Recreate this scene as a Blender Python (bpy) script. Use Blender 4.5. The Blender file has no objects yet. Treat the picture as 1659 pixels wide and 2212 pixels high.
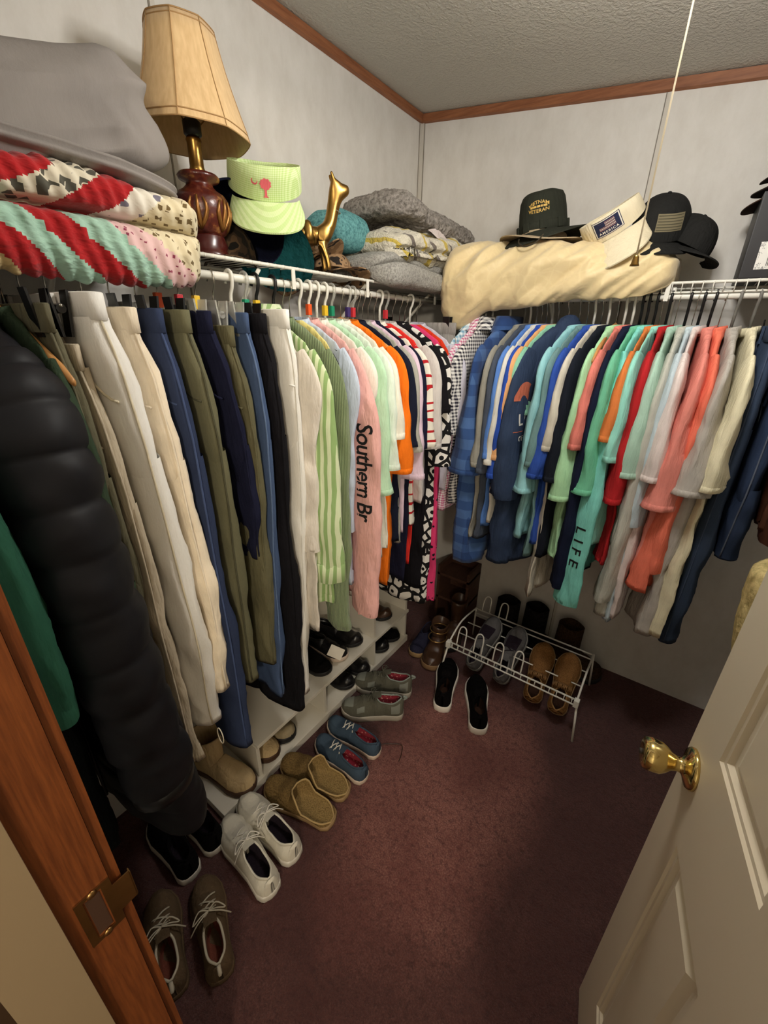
import bpy, bmesh, math, random
from mathutils import Vector, Matrix, noise
from mathutils.bvhtree import BVHTree

random.seed(7)
scene = bpy.context.scene
COL = scene.collection
PI = math.pi

# ------------------------------------------------------------------ camera
cam_data = bpy.data.cameras.new('camera')
cam = bpy.data.objects.new('camera', cam_data)
COL.objects.link(cam)
scene.camera = cam
cam_data.sensor_fit = 'HORIZONTAL'
cam_data.sensor_width = 36.0
cam_data.lens = 901.67 / 1659.0 * 36.0
cam_data.clip_start = 0.02
R0 = Vector((0.81074306, 0.58514416, 0.0173779))
R1 = Vector((0.2479531, -0.31635615, -0.91566263))
R2 = Vector((-0.53029704, 0.74667603, -0.40157186))
cam.matrix_world = Matrix((
    (R0.x, -R1.x, -R2.x, 1.2407),
    (R0.y, -R1.y, -R2.y, -1.9723),
    (R0.z, -R1.z, -R2.z, 1.55),
    (0, 0, 0, 1)))

# ------------------------------------------------------------------ light
scene.view_settings.view_transform = 'Standard'
scene.view_settings.look = 'None'
scene.view_settings.gamma = 1.0
scene.view_settings.use_curve_mapping = False
scene.view_settings.exposure = 0.92

world = bpy.data.worlds.new('world')
scene.world = world
world.use_nodes = True
world.node_tree.nodes['Background'].inputs[0].default_value = (1.0, 0.86, 0.70, 1)
world.node_tree.nodes['Background'].inputs[1].default_value = 0.06


def point_light(name, loc, power, color, radius):
    d = bpy.data.lights.new(name, 'POINT')
    d.energy = power
    d.color = color
    d.shadow_soft_size = radius
    o = bpy.data.objects.new(name, d)
    o.location = loc
    COL.objects.link(o)
    return o


# the closet's own ceiling bulb (with the pull string) and the lamp of the room behind the doorway
BULB = (1.10, -1.06, 2.10)
point_light('closet_bulb_light', BULB, 29.0, (1.0, 0.975, 0.935), 0.075)
point_light('bedroom_lamp_light', (2.35, -3.4, 1.9), 48.0, (1.0, 0.88, 0.70), 0.10)


# ------------------------------------------------------------------ helpers
def lin(c):
    return c / 12.92 if c <= 0.04045 else ((c + 0.055) / 1.055) ** 2.4


def rgb(r, g, b):
    return (lin(r / 255), lin(g / 255), lin(b / 255), 1.0)


def mul(c, k):
    return (min(1, c[0] * k), min(1, c[1] * k), min(1, c[2] * k), 1.0)


MATS = {}


class NT:
    def __init__(self, name):
        self.m = bpy.data.materials.new(name)
        self.m.use_nodes = True
        self.t = self.m.node_tree
        self.b = self.t.nodes['Principled BSDF']

    def n(self, typ, **kw):
        nd = self.t.nodes.new(typ)
        for k, v in kw.items():
            if k.startswith('i_'):
                key = k[2:]
                nd.inputs[int(key) if key.isdigit() else key.replace('_', ' ')].default_value = v
            else:
                setattr(nd, k, v)
        return nd

    def l(self, a, b):
        self.t.links.new(a, b)

    def coord(self, scale=(1, 1, 1), rot=(0, 0, 0), kind='Object'):
        tc = self.n('ShaderNodeTexCoord')
        mp = self.n('ShaderNodeMapping')
        mp.inputs['Scale'].default_value = scale
        mp.inputs['Rotation'].default_value = rot
        self.l(tc.outputs[kind], mp.inputs[0])
        return mp.outputs[0]

    def noise(self, vec, scale, detail=3, rough=0.55):
        nd = self.n('ShaderNodeTexNoise')
        nd.inputs['Scale'].default_value = scale
        nd.inputs['Detail'].default_value = detail
        nd.inputs['Roughness'].default_value = rough
        self.l(vec, nd.inputs['Vector'])
        return nd.outputs['Fac']

    def ramp(self, fac, stops, interp='LINEAR'):
        r = self.n('ShaderNodeValToRGB')
        r.color_ramp.interpolation = interp
        el = r.color_ramp.elements
        while len(el) < len(stops):
            el.new(0.5)
        for e, (p, c) in zip(el, stops):
            e.position = p
            e.color = c if len(c) == 4 else (*c, 1)
        self.l(fac, r.inputs[0])
        return r.outputs[0]

    def math(self, op, a, b=None):
        m = self.n('ShaderNodeMath', operation=op)
        for i, v in enumerate((a, b)):
            if v is None:
                continue
            if isinstance(v, (int, float)):
                m.inputs[i].default_value = v
            else:
                self.l(v, m.inputs[i])
        return m.outputs[0]

    def mix(self, fac, a, b):
        m = self.n('ShaderNodeMix', data_type='RGBA')
        for sock, v in ((m.inputs[0], fac), (m.inputs[6], a), (m.inputs[7], b)):
            if hasattr(v, 'links'):
                self.l(v, sock)
            else:
                sock.default_value = v
        return m.outputs[2]

    def bump(self, height, strength=0.3, dist=0.002, prev=None):
        b = self.n('ShaderNodeBump')
        b.inputs['Strength'].default_value = strength
        b.inputs['Distance'].default_value = dist
        self.l(height, b.inputs['Height'])
        if prev is not None:
            self.l(prev, b.inputs['Normal'])
        return b.outputs[0]

    def out(self, color=None, rough=0.8, normal=None, metal=0.0, spec=0.3, sheen=0.0, tint=None):
        b = self.b
        if color is not None:
            if hasattr(color, 'links'):
                self.l(color, b.inputs['Base Color'])
            else:
                b.inputs['Base Color'].default_value = color
        b.inputs['Roughness'].default_value = rough
        b.inputs['Metallic'].default_value = metal
        b.inputs['Specular IOR Level'].default_value = spec
        if sheen:
            b.inputs['Sheen Weight'].default_value = sheen
            b.inputs['Sheen Roughness'].default_value = 0.6
            if tint:
                b.inputs['Sheen Tint'].default_value = tint
        if normal is not None:
            self.l(normal, b.inputs['Normal'])
        return self.m


def key(*a):
    return '_'.join(str(x) for x in a)


def fabric(c, var=0.12, weave=900, fold=0.5, rough=0.92, sheen=0.12):
    """plain cloth: soft colour variation, hanging wrinkles and weave as relief"""
    k = key('fabric', c, var, weave, fold, rough)
    if k in MATS:
        return MATS[k]
    t = NT('cloth')
    v = t.coord()
    n1 = t.noise(v, 14, 4)
    col = t.ramp(n1, [(0.3, mul(c, 1 - var)), (0.7, mul(c, 1 + var))])
    v2 = t.coord((22, 22, 5))
    w = t.noise(v2, 1.0, 4, 0.6)
    w = t.math('ABSOLUTE', t.math('SUBTRACT', w, 0.5))
    nb = t.bump(w, fold, 0.03)
    fine = t.noise(v, weave, 1)
    nb = t.bump(fine, 0.25, 0.0008, nb)
    MATS[k] = t.out(col, rough, nb, 0, 0.12, sheen, c)
    return MATS[k]


def denim(c):
    k = key('denim', c)
    if k in MATS:
        return MATS[k]
    t = NT('denim')
    v = t.coord()
    n1 = t.noise(v, 8, 5)
    fade = t.noise(t.coord((6, 6, 2.2)), 1.5, 3)
    col = t.mix(fade, mul(c, 0.7), mul(c, 1.35))
    tw = t.noise(t.coord((500, 500, 120), (0, 0.6, 0)), 1, 1)
    col = t.mix(t.math('MULTIPLY', tw, 0.35), col, mul(c, 1.8))
    nb = t.bump(t.noise(t.coord((20, 20, 6)), 1, 4), 0.5, 0.01)
    nb = t.bump(tw, 0.25, 0.0008, nb)
    MATS[k] = t.out(col, 0.9, nb, 0, 0.12, 0.1, c)
    return MATS[k]


def stripes(c1, c2, freq, axis='X', ratio=0.5, soft=False):
    k = key('stripes', c1, c2, freq, axis, ratio)
    if k in MATS:
        return MATS[k]
    t = NT('striped_cloth')
    tc = t.coord()
    sep = t.n('ShaderNodeSeparateXYZ')
    t.l(tc, sep.inputs[0])
    s = t.math('FRACT', t.math('MULTIPLY', sep.outputs[axis], freq))
    f = t.math('GREATER_THAN', s, ratio)
    col = t.mix(f, c1, c2)
    nb = t.bump(t.noise(t.coord((22, 22, 5)), 1, 4), 0.5, 0.012)
    MATS[k] = t.out(col, 0.9, nb, 0, 0.15, 0.1)
    return MATS[k]


def check(c1, c2, freq, c3=None, ratio=0.5):
    """gingham or plaid: two crossing sets of stripes"""
    k = key('check', c1, c2, c3, freq, ratio)
    if k in MATS:
        return MATS[k]
    t = NT('checked_cloth')
    tc = t.coord()
    sep = t.n('ShaderNodeSeparateXYZ')
    t.l(tc, sep.inputs[0])
    h = t.math('ADD', sep.outputs['X'], sep.outputs['Y'])
    a = t.math('GREATER_THAN', t.math('FRACT', t.math('MULTIPLY', h, freq)), ratio)
    b = t.math('GREATER_THAN', t.math('FRACT', t.math('MULTIPLY', sep.outputs['Z'], freq)), ratio)
    f = t.math('MULTIPLY', t.math('ADD', a, b), 0.5)
    c3 = c3 or tuple((x + y) / 2 for x, y in zip(c1, c2))
    col = t.ramp(f, [(0.0, c1), (0.5, c3), (1.0, c2)])
    nb = t.bump(t.noise(t.coord((22, 22, 5)), 1, 4), 0.45, 0.012)
    MATS[k] = t.out(col, 0.9, nb, 0, 0.15, 0.1)
    return MATS[k]


def plain(name, c, rough=0.5, metal=0.0, spec=0.4, bump=0.0, bscale=200, var=0.0):
    k = key('plain', name, c, rough, metal)
    if k in MATS:
        return MATS[k]
    t = NT(name)
    v = t.coord()
    col = c
    n = t.noise(v, bscale, 2)
    if var:
        col = t.ramp(t.noise(v, 20, 4), [(0.3, mul(c, 1 - var)), (0.7, mul(c, 1 + var))])
    nb = t.bump(n, bump, 0.001) if bump else None
    MATS[k] = t.out(col, rough, nb, metal, spec)
    return MATS[k]


def fuzzy(c, c2=None, scale=120):
    k = key('fuzzy', c, c2, scale)
    if k in MATS:
        return MATS[k]
    t = NT('plush')
    v = t.coord()
    n = t.noise(v, scale, 4, 0.7)
    col = t.ramp(n, [(0.32, mul(c, 0.55)), (0.6, c2 or mul(c, 1.25))])
    nb = t.bump(n, 0.9, 0.006)
    MATS[k] = t.out(col, 1.0, nb, 0, 0.05, 0.25, c)
    return MATS[k]


# ---- geometry builder
class MB:
    def __init__(self):
        self.v = []
        self.f = []
        self.mi = []

    def add(self, vs, fs, mi=0):
        o = len(self.v)
        self.v += [tuple(p) for p in vs]
        self.f += [tuple(i + o for i in q) for q in fs]
        self.mi += [mi] * len(fs)
        return self

    def box(self, x0, x1, y0, y1, z0, z1, mi=0):
        vs = [(x, y, z) for z in (z0, z1) for y in (y0, y1) for x in (x0, x1)]
        fs = [(0, 2, 3, 1), (4, 5, 7, 6), (0, 1, 5, 4), (2, 6, 7, 3), (0, 4, 6, 2), (1, 3, 7, 5)]
        return self.add(vs, fs, mi)

    def loft(self, rings, cap0=False, cap1=False, closed=True, mi=0):
        n = len(rings[0])
        vs = [p for r in rings for p in r]
        fs = []
        for i in range(len(rings) - 1):
            for j in range(n if closed else n - 1):
                k = (j + 1) % n
                fs.append((i * n + j, i * n + k, (i + 1) * n + k, (i + 1) * n + j))
        if cap0:
            fs.append(tuple(reversed(range(n))))
        if cap1:
            fs.append(tuple((len(rings) - 1) * n + j for j in range(n)))
        return self.add(vs, fs, mi)

    def tube(self, path, r, seg=8, closed=False, cap=True, mi=0):
        path = [Vector(p) for p in path]
        n = len(path)
        rr = r if isinstance(r, (list, tuple)) else [r] * n
        rings = []
        prev = None
        for i, p in enumerate(path):
            if closed:
                d = path[(i + 1) % n] - path[i - 1]
            else:
                d = path[min(i + 1, n - 1)] - path[max(i - 1, 0)]
            d.normalize()
            if prev is None:
                a = Vector((0, 0, 1)) if abs(d.z) < 0.9 else Vector((1, 0, 0))
                u = d.cross(a).normalized()
            else:
                u = (prev - d * prev.dot(d)).normalized()
            prev = u
            w = d.cross(u)
            rings.append([p + (u * math.cos(2 * PI * k / seg) + w * math.sin(2 * PI * k / seg)) * rr[i] for k in range(seg)])
        if closed:
            rings.append(rings[0])
            return self.loft(rings, mi=mi)
        return self.loft(rings, cap, cap, mi=mi)

    def lathe(self, prof, seg=24, c=(0, 0), mi=0, mod=None):
        rings = []
        for r, z in prof:
            ring = []
            for k in range(seg):
                a = 2 * PI * k / seg
                q = r * (mod(a, z) if mod else 1)
                ring.append((c[0] + q * math.cos(a), c[1] + q * math.sin(a), z))
            rings.append(ring)
        return self.loft(rings, True, True, mi=mi)

    def ball(self, c, r, seg=12, rows=8, mi=0):
        r = r if isinstance(r, (tuple, list)) else (r, r, r)
        rings = []
        for i in range(rows + 1):
            t = PI * min(max(i / rows, 0.02), 0.98)
            rings.append([(c[0] + r[0] * math.sin(t) * math.cos(2 * PI * k / seg),
                           c[1] + r[1] * math.sin(t) * math.sin(2 * PI * k / seg),
                           c[2] - r[2] * math.cos(t)) for k in range(seg)])
        return self.loft(rings, True, True, mi=mi)

    def warp(self, fn):
        self.v = [tuple(fn(Vector(p))) for p in self.v]
        return self

    def build(self, name, mat, parent=None, smooth=True, kind=None, label=None, bevel=0):
        me = bpy.data.meshes.new(name)
        me.from_pydata(self.v, [], self.f)
        mats = mat if isinstance(mat, (list, tuple)) else [mat]
        for m in mats:
            me.materials.append(m)
        if len(mats) > 1:
            me.polygons.foreach_set('material_index', self.mi)
        if bevel:
            bm = bmesh.new()
            bm.from_mesh(me)
            bmesh.ops.remove_doubles(bm, verts=bm.verts, dist=1e-6)
            bmesh.ops.bevel(bm, geom=list(bm.edges), offset=bevel, segments=2, affect='EDGES', profile=0.7)
            bm.to_mesh(me)
            bm.free()
        if smooth:
            me.polygons.foreach_set('use_smooth', [True] * len(me.polygons))
            if smooth == 'angle':
                me.set_sharp_from_angle(angle=math.radians(38))
        me.update()
        o = bpy.data.objects.new(name, me)
        COL.objects.link(o)
        if parent is not None:
            o.parent = parent
        if kind:
            o['kind'] = kind
        if label:
            o['label'] = label
        return o


def thing(name, label, cat, loc=(0, 0, 0), rot=(0, 0, 0), group=None):
    o = bpy.data.objects.new(name, None)
    o.empty_display_size = 0.05
    COL.objects.link(o)
    o.location = loc
    o.rotation_euler = rot
    o['label'] = label
    o['category'] = cat
    if group:
        o['group'] = group
    return o


def tag(o, label, cat, group=None):
    o['label'] = label
    o['category'] = cat
    if group:
        o['group'] = group
    return o


def struct(o):
    o['kind'] = 'structure'
    return o


def share(src, name, parent, loc=(0, 0, 0), rot=(0, 0, 0)):
    o = bpy.data.objects.new(name, src.data)
    COL.objects.link(o)
    o.parent = parent
    o.location = loc
    o.rotation_euler = rot
    return o


def nz(p, s, seed=0.0):
    return noise.noise(Vector(p) * s + Vector((seed * 3.1, seed * 1.7, seed * 2.3)))


def catmull(pts, n):
    pts = [Vector(p) for p in pts]
    out = []
    m = len(pts) - 1
    for i in range(n + 1):
        t = i / n * m
        k = min(int(t), m - 1)
        u = t - k
        p0, p1, p2, p3 = pts[max(k - 1, 0)], pts[k], pts[k + 1], pts[min(k + 2, m)]
        out.append(0.5 * ((2 * p1) + (p2 - p0) * u + (2 * p0 - 5 * p1 + 4 * p2 - p3) * u * u + (3 * p1 - p0 - 3 * p2 + p3) * u ** 3))
    return out


def interp(tab, t):
    """smooth interpolation in a list of (t, value)"""
    if t <= tab[0][0]:
        return tab[0][1]
    for (a, va), (b, vb) in zip(tab, tab[1:]):
        if t <= b:
            u = (t - a) / (b - a)
            u = u * u * (3 - 2 * u)
            return va + (vb - va) * u
    return tab[-1][1]


def sp(x, p):
    return math.copysign(abs(x) ** p, x)


def text_mesh(body, size, font_scale_x=1.0, spacing=1.0):
    cu = bpy.data.curves.new('lettering', 'FONT')
    cu.body = body
    cu.size = size
    cu.align_x = 'CENTER'
    cu.align_y = 'CENTER'
    cu.space_character = spacing
    cu.resolution_u = 3
    cu.offset = size * 0.015
    o = bpy.data.objects.new('lettering', cu)
    COL.objects.link(o)
    dg = bpy.context.evaluated_depsgraph_get()
    me = o.evaluated_get(dg).to_mesh()
    bm = bmesh.new()
    bm.from_mesh(me)
    bmesh.ops.triangulate(bm, faces=bm.faces)
    bmesh.ops.subdivide_edges(bm, edges=[e for e in bm.edges if e.calc_length() > size * 0.18], cuts=2)
    bmesh.ops.triangulate(bm, faces=bm.faces)
    vs = [(v.co.x * font_scale_x, v.co.y) for v in bm.verts]
    fs = [tuple(v.index for v in f.verts) for f in bm.faces]
    bm.verts.index_update()
    fs = [tuple(v.index for v in f.verts) for f in bm.faces]
    bm.free()
    o.evaluated_get(dg).to_mesh_clear()
    bpy.data.objects.remove(o)
    bpy.data.curves.remove(cu)
    return vs, fs


def project(vs, fs, target_bm, origin, ux, uy, ray, name, mat, parent, lift=0.0015, label=None):
    """lay flat shapes (vs in 2-D) onto a surface: start at origin + x*ux + y*uy, cast along ray"""
    bvh = BVHTree.FromPolygons([Vector(p) for p in target_bm.v], [list(f) for f in target_bm.f])
    origin, ux, uy, ray = Vector(origin), Vector(ux), Vector(uy), Vector(ray).normalized()
    out, ok = [], []
    for x, y in vs:
        s = origin + ux * x + uy * y
        h = bvh.ray_cast(s, ray)
        if h[0] is None:
            out.append(s)
            ok.append(False)
        else:
            out.append(h[0] - ray * lift)
            ok.append(True)
    fs = [f for f in fs if all(ok[i] for i in f)]
    used = sorted({i for f in fs for i in f})
    mp = {i: n for n, i in enumerate(used)}
    m = MB()
    m.add([out[i] for i in used], [tuple(mp[i] for i in f) for f in fs])
    return m.build(name, mat, parent, label=label)
# ------------------------------------------------------------------ surface materials
def wall_material():
    t = NT('vinyl_wall_panel')
    v = t.coord(kind='Object')
    a = t.noise(t.coord((9, 9, 5)), 1.6, 6, 0.65)
    b = t.noise(v, 3.0, 3)
    col = t.ramp(a, [(0.30, rgb(212, 208, 201)), (0.52, rgb(221, 218, 212)), (0.72, rgb(228, 225, 220))])
    col = t.mix(t.math('MULTIPLY', b, 0.12), col, rgb(205, 196, 182))
    nb = t.bump(t.noise(v, 60, 3), 0.12, 0.002)
    return t.out(col, 0.62, nb, 0, 0.3)


def ceiling_material():
    t = NT('orange_peel_ceiling')
    v = t.coord(kind='Object')
    a = t.noise(v, 95, 3, 0.6)
    h = t.ramp(a, [(0.42, (0, 0, 0, 1)), (0.62, (1, 1, 1, 1))])
    nb = t.bump(h, 0.55, 0.004)
    return t.out(rgb(196, 192, 182), 0.85, nb, 0, 0.2)


def wood_material(name, c1, c2, axis=(1, 1, 12), rough=0.45):
    t = NT(name)
    v = t.coord(axis)
    a = t.noise(v, 9, 6, 0.65)
    b = t.noise(t.coord(tuple(x * 6 for x in axis)), 9, 3, 0.6)
    col = t.ramp(a, [(0.3, c1), (0.7, c2)])
    col = t.mix(t.math('MULTIPLY', b, 0.35), col, mul(c1, 0.55))
    nb = t.bump(b, 0.1, 0.001)
    return t.out(col, rough, nb, 0, 0.4)


def carpet_material():
    t = NT('maroon_carpet')
    v = t.coord(kind='Object')
    tuft = t.noise(v, 210, 4, 0.75)
    clump = t.noise(v, 55, 5, 0.75)
    nap = t.noise(v, 4.2, 4, 0.6)
    col = t.ramp(tuft, [(0.30, rgb(104, 56, 52)), (0.5, rgb(162, 102, 92)), (0.72, rgb(208, 156, 142))])
    col = t.mix(t.ramp(clump, [(0.36, (.65, .65, .65, 1)), (0.52, (0, 0, 0, 1))]), col, rgb(70, 30, 30))
    col = t.mix(t.math('MULTIPLY', t.ramp(nap, [(0.40, (0, 0, 0, 1)), (0.60, (1, 1, 1, 1))]), 0.5), col, rgb(110, 54, 50))
    # light pool and shade around it painted into the carpet, outline broken by noise
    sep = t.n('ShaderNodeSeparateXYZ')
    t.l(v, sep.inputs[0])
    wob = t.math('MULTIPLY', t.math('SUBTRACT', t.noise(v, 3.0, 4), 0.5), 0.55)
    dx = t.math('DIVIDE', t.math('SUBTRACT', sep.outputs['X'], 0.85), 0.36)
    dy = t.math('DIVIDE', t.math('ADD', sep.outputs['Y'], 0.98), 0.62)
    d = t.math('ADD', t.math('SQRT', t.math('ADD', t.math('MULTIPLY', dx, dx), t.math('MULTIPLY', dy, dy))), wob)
    light_pool = t.ramp(d, [(0.62, (1, 1, 1, 1)), (1.12, (0, 0, 0, 1))])
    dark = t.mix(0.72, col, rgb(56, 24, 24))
    col = t.mix(light_pool, dark, col)
    nb = t.bump(clump, 0.9, 0.012)
    nb = t.bump(tuft, 0.9, 0.006, nb)
    return t.out(col, 1.0, nb, 0, 0.05, 0.15)


M_WALL = wall_material()
M_CEIL = ceiling_material()
M_TRIM = wood_material('ceiling_trim_wood', rgb(128, 78, 50), rgb(170, 112, 76), (1.2, 1.2, 14))
M_TRIMX = wood_material('ceiling_trim_wood_across', rgb(128, 78, 50), rgb(170, 112, 76), (1, 14, 14))
M_TRIMY = wood_material('ceiling_trim_wood_along', rgb(128, 78, 50), rgb(170, 112, 76), (14, 1, 14))
M_JAMB = wood_material('jamb_wood', rgb(88, 44, 20), rgb(130, 72, 34), (26, 26, 1.2), 0.4)
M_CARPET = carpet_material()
M_WHITE = plain('white_paint', rgb(222, 214, 198), 0.4, 0, 0.4)
M_DOOR = plain('cream_door_paint', rgb(226, 214, 190), 0.36, 0, 0.45, 0.05, 90)
M_WIRE = plain('white_vinyl_coated_wire', rgb(232, 230, 220), 0.35, 0, 0.5)
M_BRASS = plain('polished_brass', rgb(222, 198, 132), 0.13, 1.0)
M_OLDBRASS = plain('antique_brass', rgb(150, 116, 62), 0.3, 1.0, 0.5, 0.2, 90, 0.3)
M_CHROME = plain('chrome', rgb(190, 186, 178), 0.22, 1.0)
M_DARK = plain('dark_gap', rgb(60, 54, 48), 0.8)
M_JOINT = plain('panel_joint', rgb(140, 133, 122), 0.8)
M_SEAM = plain('panel_seam_strip', rgb(206, 201, 191), 0.5)

XR = 2.15          # right wall
YF = -1.93         # closet face of the doorway wall
YB = -2.04         # bedroom face
SL = 0.1045        # the ceiling falls towards the right
HC = 2.395         # ceiling height in the corner


def zc(x):
    return HC - SL * x


m = MB()
m.add([(-.02, YF, 0), (XR, YF, 0), (XR, 0.02, 0), (-.02, .02, 0), (-.02, YF, -.05), (XR, YF, -.05), (XR, .02, -.05), (-.02, .02, -.05)],
      [(0, 1, 2, 3), (7, 6, 5, 4), (0, 4, 5, 1), (1, 5, 6, 2), (2, 6, 7, 3), (3, 7, 4, 0)])
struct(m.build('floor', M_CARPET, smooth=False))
m = MB().box(-1.2, 3.4, -4.6, YF, -.05, -.004)
struct(m.build('floor_bedroom', plain('bedroom_floor', rgb(92, 66, 44), 0.7)))

struct(MB().box(-.06, 0, YB, .06, 0, 2.55).build('wall_left', M_WALL, smooth=False))
struct(MB().box(0, XR + .06, 0, .06, 0, 2.55).build('wall_back', M_WALL, smooth=False))
struct(MB().box(XR, XR + .06, YB, 0, 0, 2.55).build('wall_right', M_WALL, smooth=False))
JX = 0.82
HX = 1.55
struct(MB().box(0, JX - .022, YB, YF, 0, 2.5).build('wall_front_left', M_WALL, smooth=False))
struct(MB().box(HX + .02, XR, YB, YF, 0, 2.5).build('wall_front_right', M_WALL, smooth=False))
struct(MB().box(JX - .022, HX + .02, YB, YF, 2.07, 2.5).build('wall_front_header', M_WALL, smooth=False))
m = MB()
m.add([(-.02, YB, zc(-.02)), (XR, YB, zc(XR)), (XR, .02, zc(XR)), (-.02, .02, zc(-.02)),
       (-.02, YB, zc(-.02) + .05), (XR, YB, zc(XR) + .05), (XR, .02, zc(XR) + .05), (-.02, .02, zc(-.02) + .05)],
      [(3, 2, 1, 0), (4, 5, 6, 7), (0, 1, 5, 4), (1, 2, 6, 5), (2, 3, 7, 6), (3, 0, 4, 7)])
struct(m.build('ceiling', M_CEIL, smooth=False))
# bedroom shell behind the doorway
m = MB().box(-1.2, 3.4, -4.66, -4.6, 0, 2.5).box(-1.26, -1.2, -4.6, YB, 0, 2.5).box(3.4, 3.46, -4.6, YB, 0, 2.5)
m.box(-1.2, -.06, YB, YF, 0, 2.5).box(XR + .06, 3.4, YB, YF, 0, 2.5)
struct(m.build('wall_bedroom', M_WALL, smooth=False))
struct(MB().box(-1.2, 3.4, -4.6, YB, 2.45, 2.5).build('ceiling_bedroom', M_CEIL, smooth=False))

# wood trim under the ceiling: sloping on the back wall, level on the left wall
TW = 0.032
m = MB()
for x0, x1 in ((0.0, XR),):
    vs = []
    for x in (x0, x1):
        vs += [(x, -.001, zc(x) - TW), (x, -.012, zc(x) - TW + .004), (x, -.014, zc(x) - .002), (x, -.001, zc(x))]
    m.add(vs, [(0, 1, 5, 4), (1, 2, 6, 5), (2, 3, 7, 6), (3, 0, 4, 7), (3, 2, 1, 0), (4, 5, 6, 7)])
struct(m.build('trim_1', M_TRIMX, smooth=False))
m = MB()
vs = []
for y in (YF, -.014):
    vs += [(.001, y, HC - TW), (.012, y, HC - TW + .004), (.014, y, HC - .003), (.001, y, HC)]
m.add(vs, [(0, 4, 5, 1), (1, 5, 6, 2), (2, 6, 7, 3), (3, 7, 4, 0), (0, 1, 2, 3), (7, 6, 5, 4)])
struct(m.build('trim_2', M_TRIMY, smooth=False))
# panel seams: narrow covered strips with a dark joint
m = MB().box(.0, .0025, -1.199, -1.187, 0, HC - TW)
struct(m.build('trim_3', M_SEAM, smooth=False))
struct(MB().box(.0, .003, -1.203, -1.2, 0, HC - TW).build('trim_4', M_JOINT, smooth=False))
struct(MB().box(.934, .946, -.0025, 0, 0, zc(.94) - TW).build('trim_5', M_SEAM, smooth=False))
struct(MB().box(.930, .9328, -.003, 0, 0, zc(.93) - TW).build('trim_6', M_JOINT, smooth=False))
m = MB().box(.0, .016, -.004, -.0005, 0, HC - TW).box(.0005, .004, -.014, -.004, 0, HC - TW)
struct(m.build('trim_7', M_SEAM, smooth=False))
struct(MB().box(.0165, .019, -.003, 0, 0, HC - TW).build('trim_8', M_JOINT, smooth=False))
struct(MB().box(.0, .003, -.0165, -.0145, 0, HC - TW).build('trim_9', M_JOINT, smooth=False))

# ------------------------------------------------------------------ doorway: left jamb in stained wood and white paint
m = MB().box(JX - .022, JX, -1.982, YF - .001, 0, 2.05)
m.box(JX - .075, JX - .006, YF, YF + .011, 0, 2.09)
jamb = struct(m.build('door_1', M_JAMB, smooth=False))
jamb['label'] = 'stained wood jamb on the left of the doorway'
m = MB().box(JX - .022, JX + .011, -2.04, -1.982, 0, 2.05)
w = m.build('white_stop', plain('shade_darkened_paint', rgb(136, 118, 92), 0.5, 0, 0.3), jamb, smooth=False)  # white stop darkened in colour, standing in for blocked bedroom lamp light
m = MB().box(JX + .0003, JX + .0018, -1.968, -1.931, .862, .868).box(JX + .0003, JX + .0018, -1.968, -1.931, .945, .951)
m.box(JX + .0003, JX + .0018, -1.968, -1.960, .868, .945).box(JX + .0003, JX + .0018, -1.941, -1.931, .868, .945)
m.box(JX + .0003, JX + .0018, -1.931, -1.912, .880, .932)
m.box(JX - .004, JX + .0018, -1.9125, -1.911, .882, .930)
M_STRIKE = plain('worn_brass_plate', rgb(168, 132, 84), 0.32, 1.0, 0.5, 0.2, 60, 0.2)
sp_ = m.build('strike_plate', M_STRIKE, jamb, smooth=False)
MB().box(JX - .02, JX + .0006, -1.958, -1.943, .872, .941).build('latch_hole', plain('latch_hole_dark', rgb(60, 36, 20), 0.8), sp_, smooth=False)
for z in (.866, .947):
    m = MB().ball((JX + .002, -1.95, z), (.0025, .0055, .0055), 10, 6)
    m.build('screw', M_STRIKE, sp_)
m = MB().box(HX, HX + .02, YB, YF, 0, 2.05)
struct(m.build('door_2', M_JAMB, smooth=False))['label'] = 'stained wood hinge jamb on the right of the doorway'
struct(MB().box(JX - .022, HX + .02, YB, YF, 2.05, 2.07).build('door_3', M_JAMB, smooth=False))

# ------------------------------------------------------------------ the open door: moulded panel door, brass knob
ang = math.atan2(-.985, .17)
door = thing('panel_door', 'cream painted moulded panel door standing open on the right', 'door', (1.382, -1.268, 0), (0, 0, ang))
# local: +x from the free edge to the hinge, +y = away from the viewer's side (thickness), z up
DW, DH, DT = .70, 2.03, .035
# which side faces the camera: local -y or +y
side = -1.0
cols = ((.10, .285), (.415, .60))
rows = ((.22, .80), (1.00, 1.58), (1.70, 1.90))
m = MB()
xs = sorted({0, DW, *[v for c in cols for v in c]})
zs = sorted({.012, DH, *[v for r in rows for v in r]})
for x0, x1 in zip(xs, xs[1:]):
    for z0, z1 in zip(zs, zs[1:]):
        hole = any(abs(x0 - c[0]) < 1e-6 and abs(x1 - c[1]) < 1e-6 for c in cols) and any(abs(z0 - r[0]) < 1e-6 and abs(z1 - r[1]) < 1e-6 for r in rows)
        if not hole:
            for yy in (0, DT):
                q = [(x0, yy, z0), (x1, yy, z0), (x1, yy, z1), (x0, yy, z1)]
                m.add(q, [(0, 1, 2, 3) if yy == 0 else (3, 2, 1, 0)])
for a, b, cc, d in (((0, 0), (0, DT), .012, DH), ((DW, DT), (DW, 0), .012, DH)):
    m.add([(a[0], a[1], cc), (b[0], b[1], cc), (b[0], b[1], d), (a[0], a[1], d)], [(3, 2, 1, 0)])
m.add([(0, 0, DH), (DW, 0, DH), (DW, DT, DH), (0, DT, DH)], [(0, 1, 2, 3)])
m.add([(0, 0, .012), (DW, 0, .012), (DW, DT, .012), (0, DT, .012)], [(3, 2, 1, 0)])
m.build('slab', M_DOOR, door, smooth=False)
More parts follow.
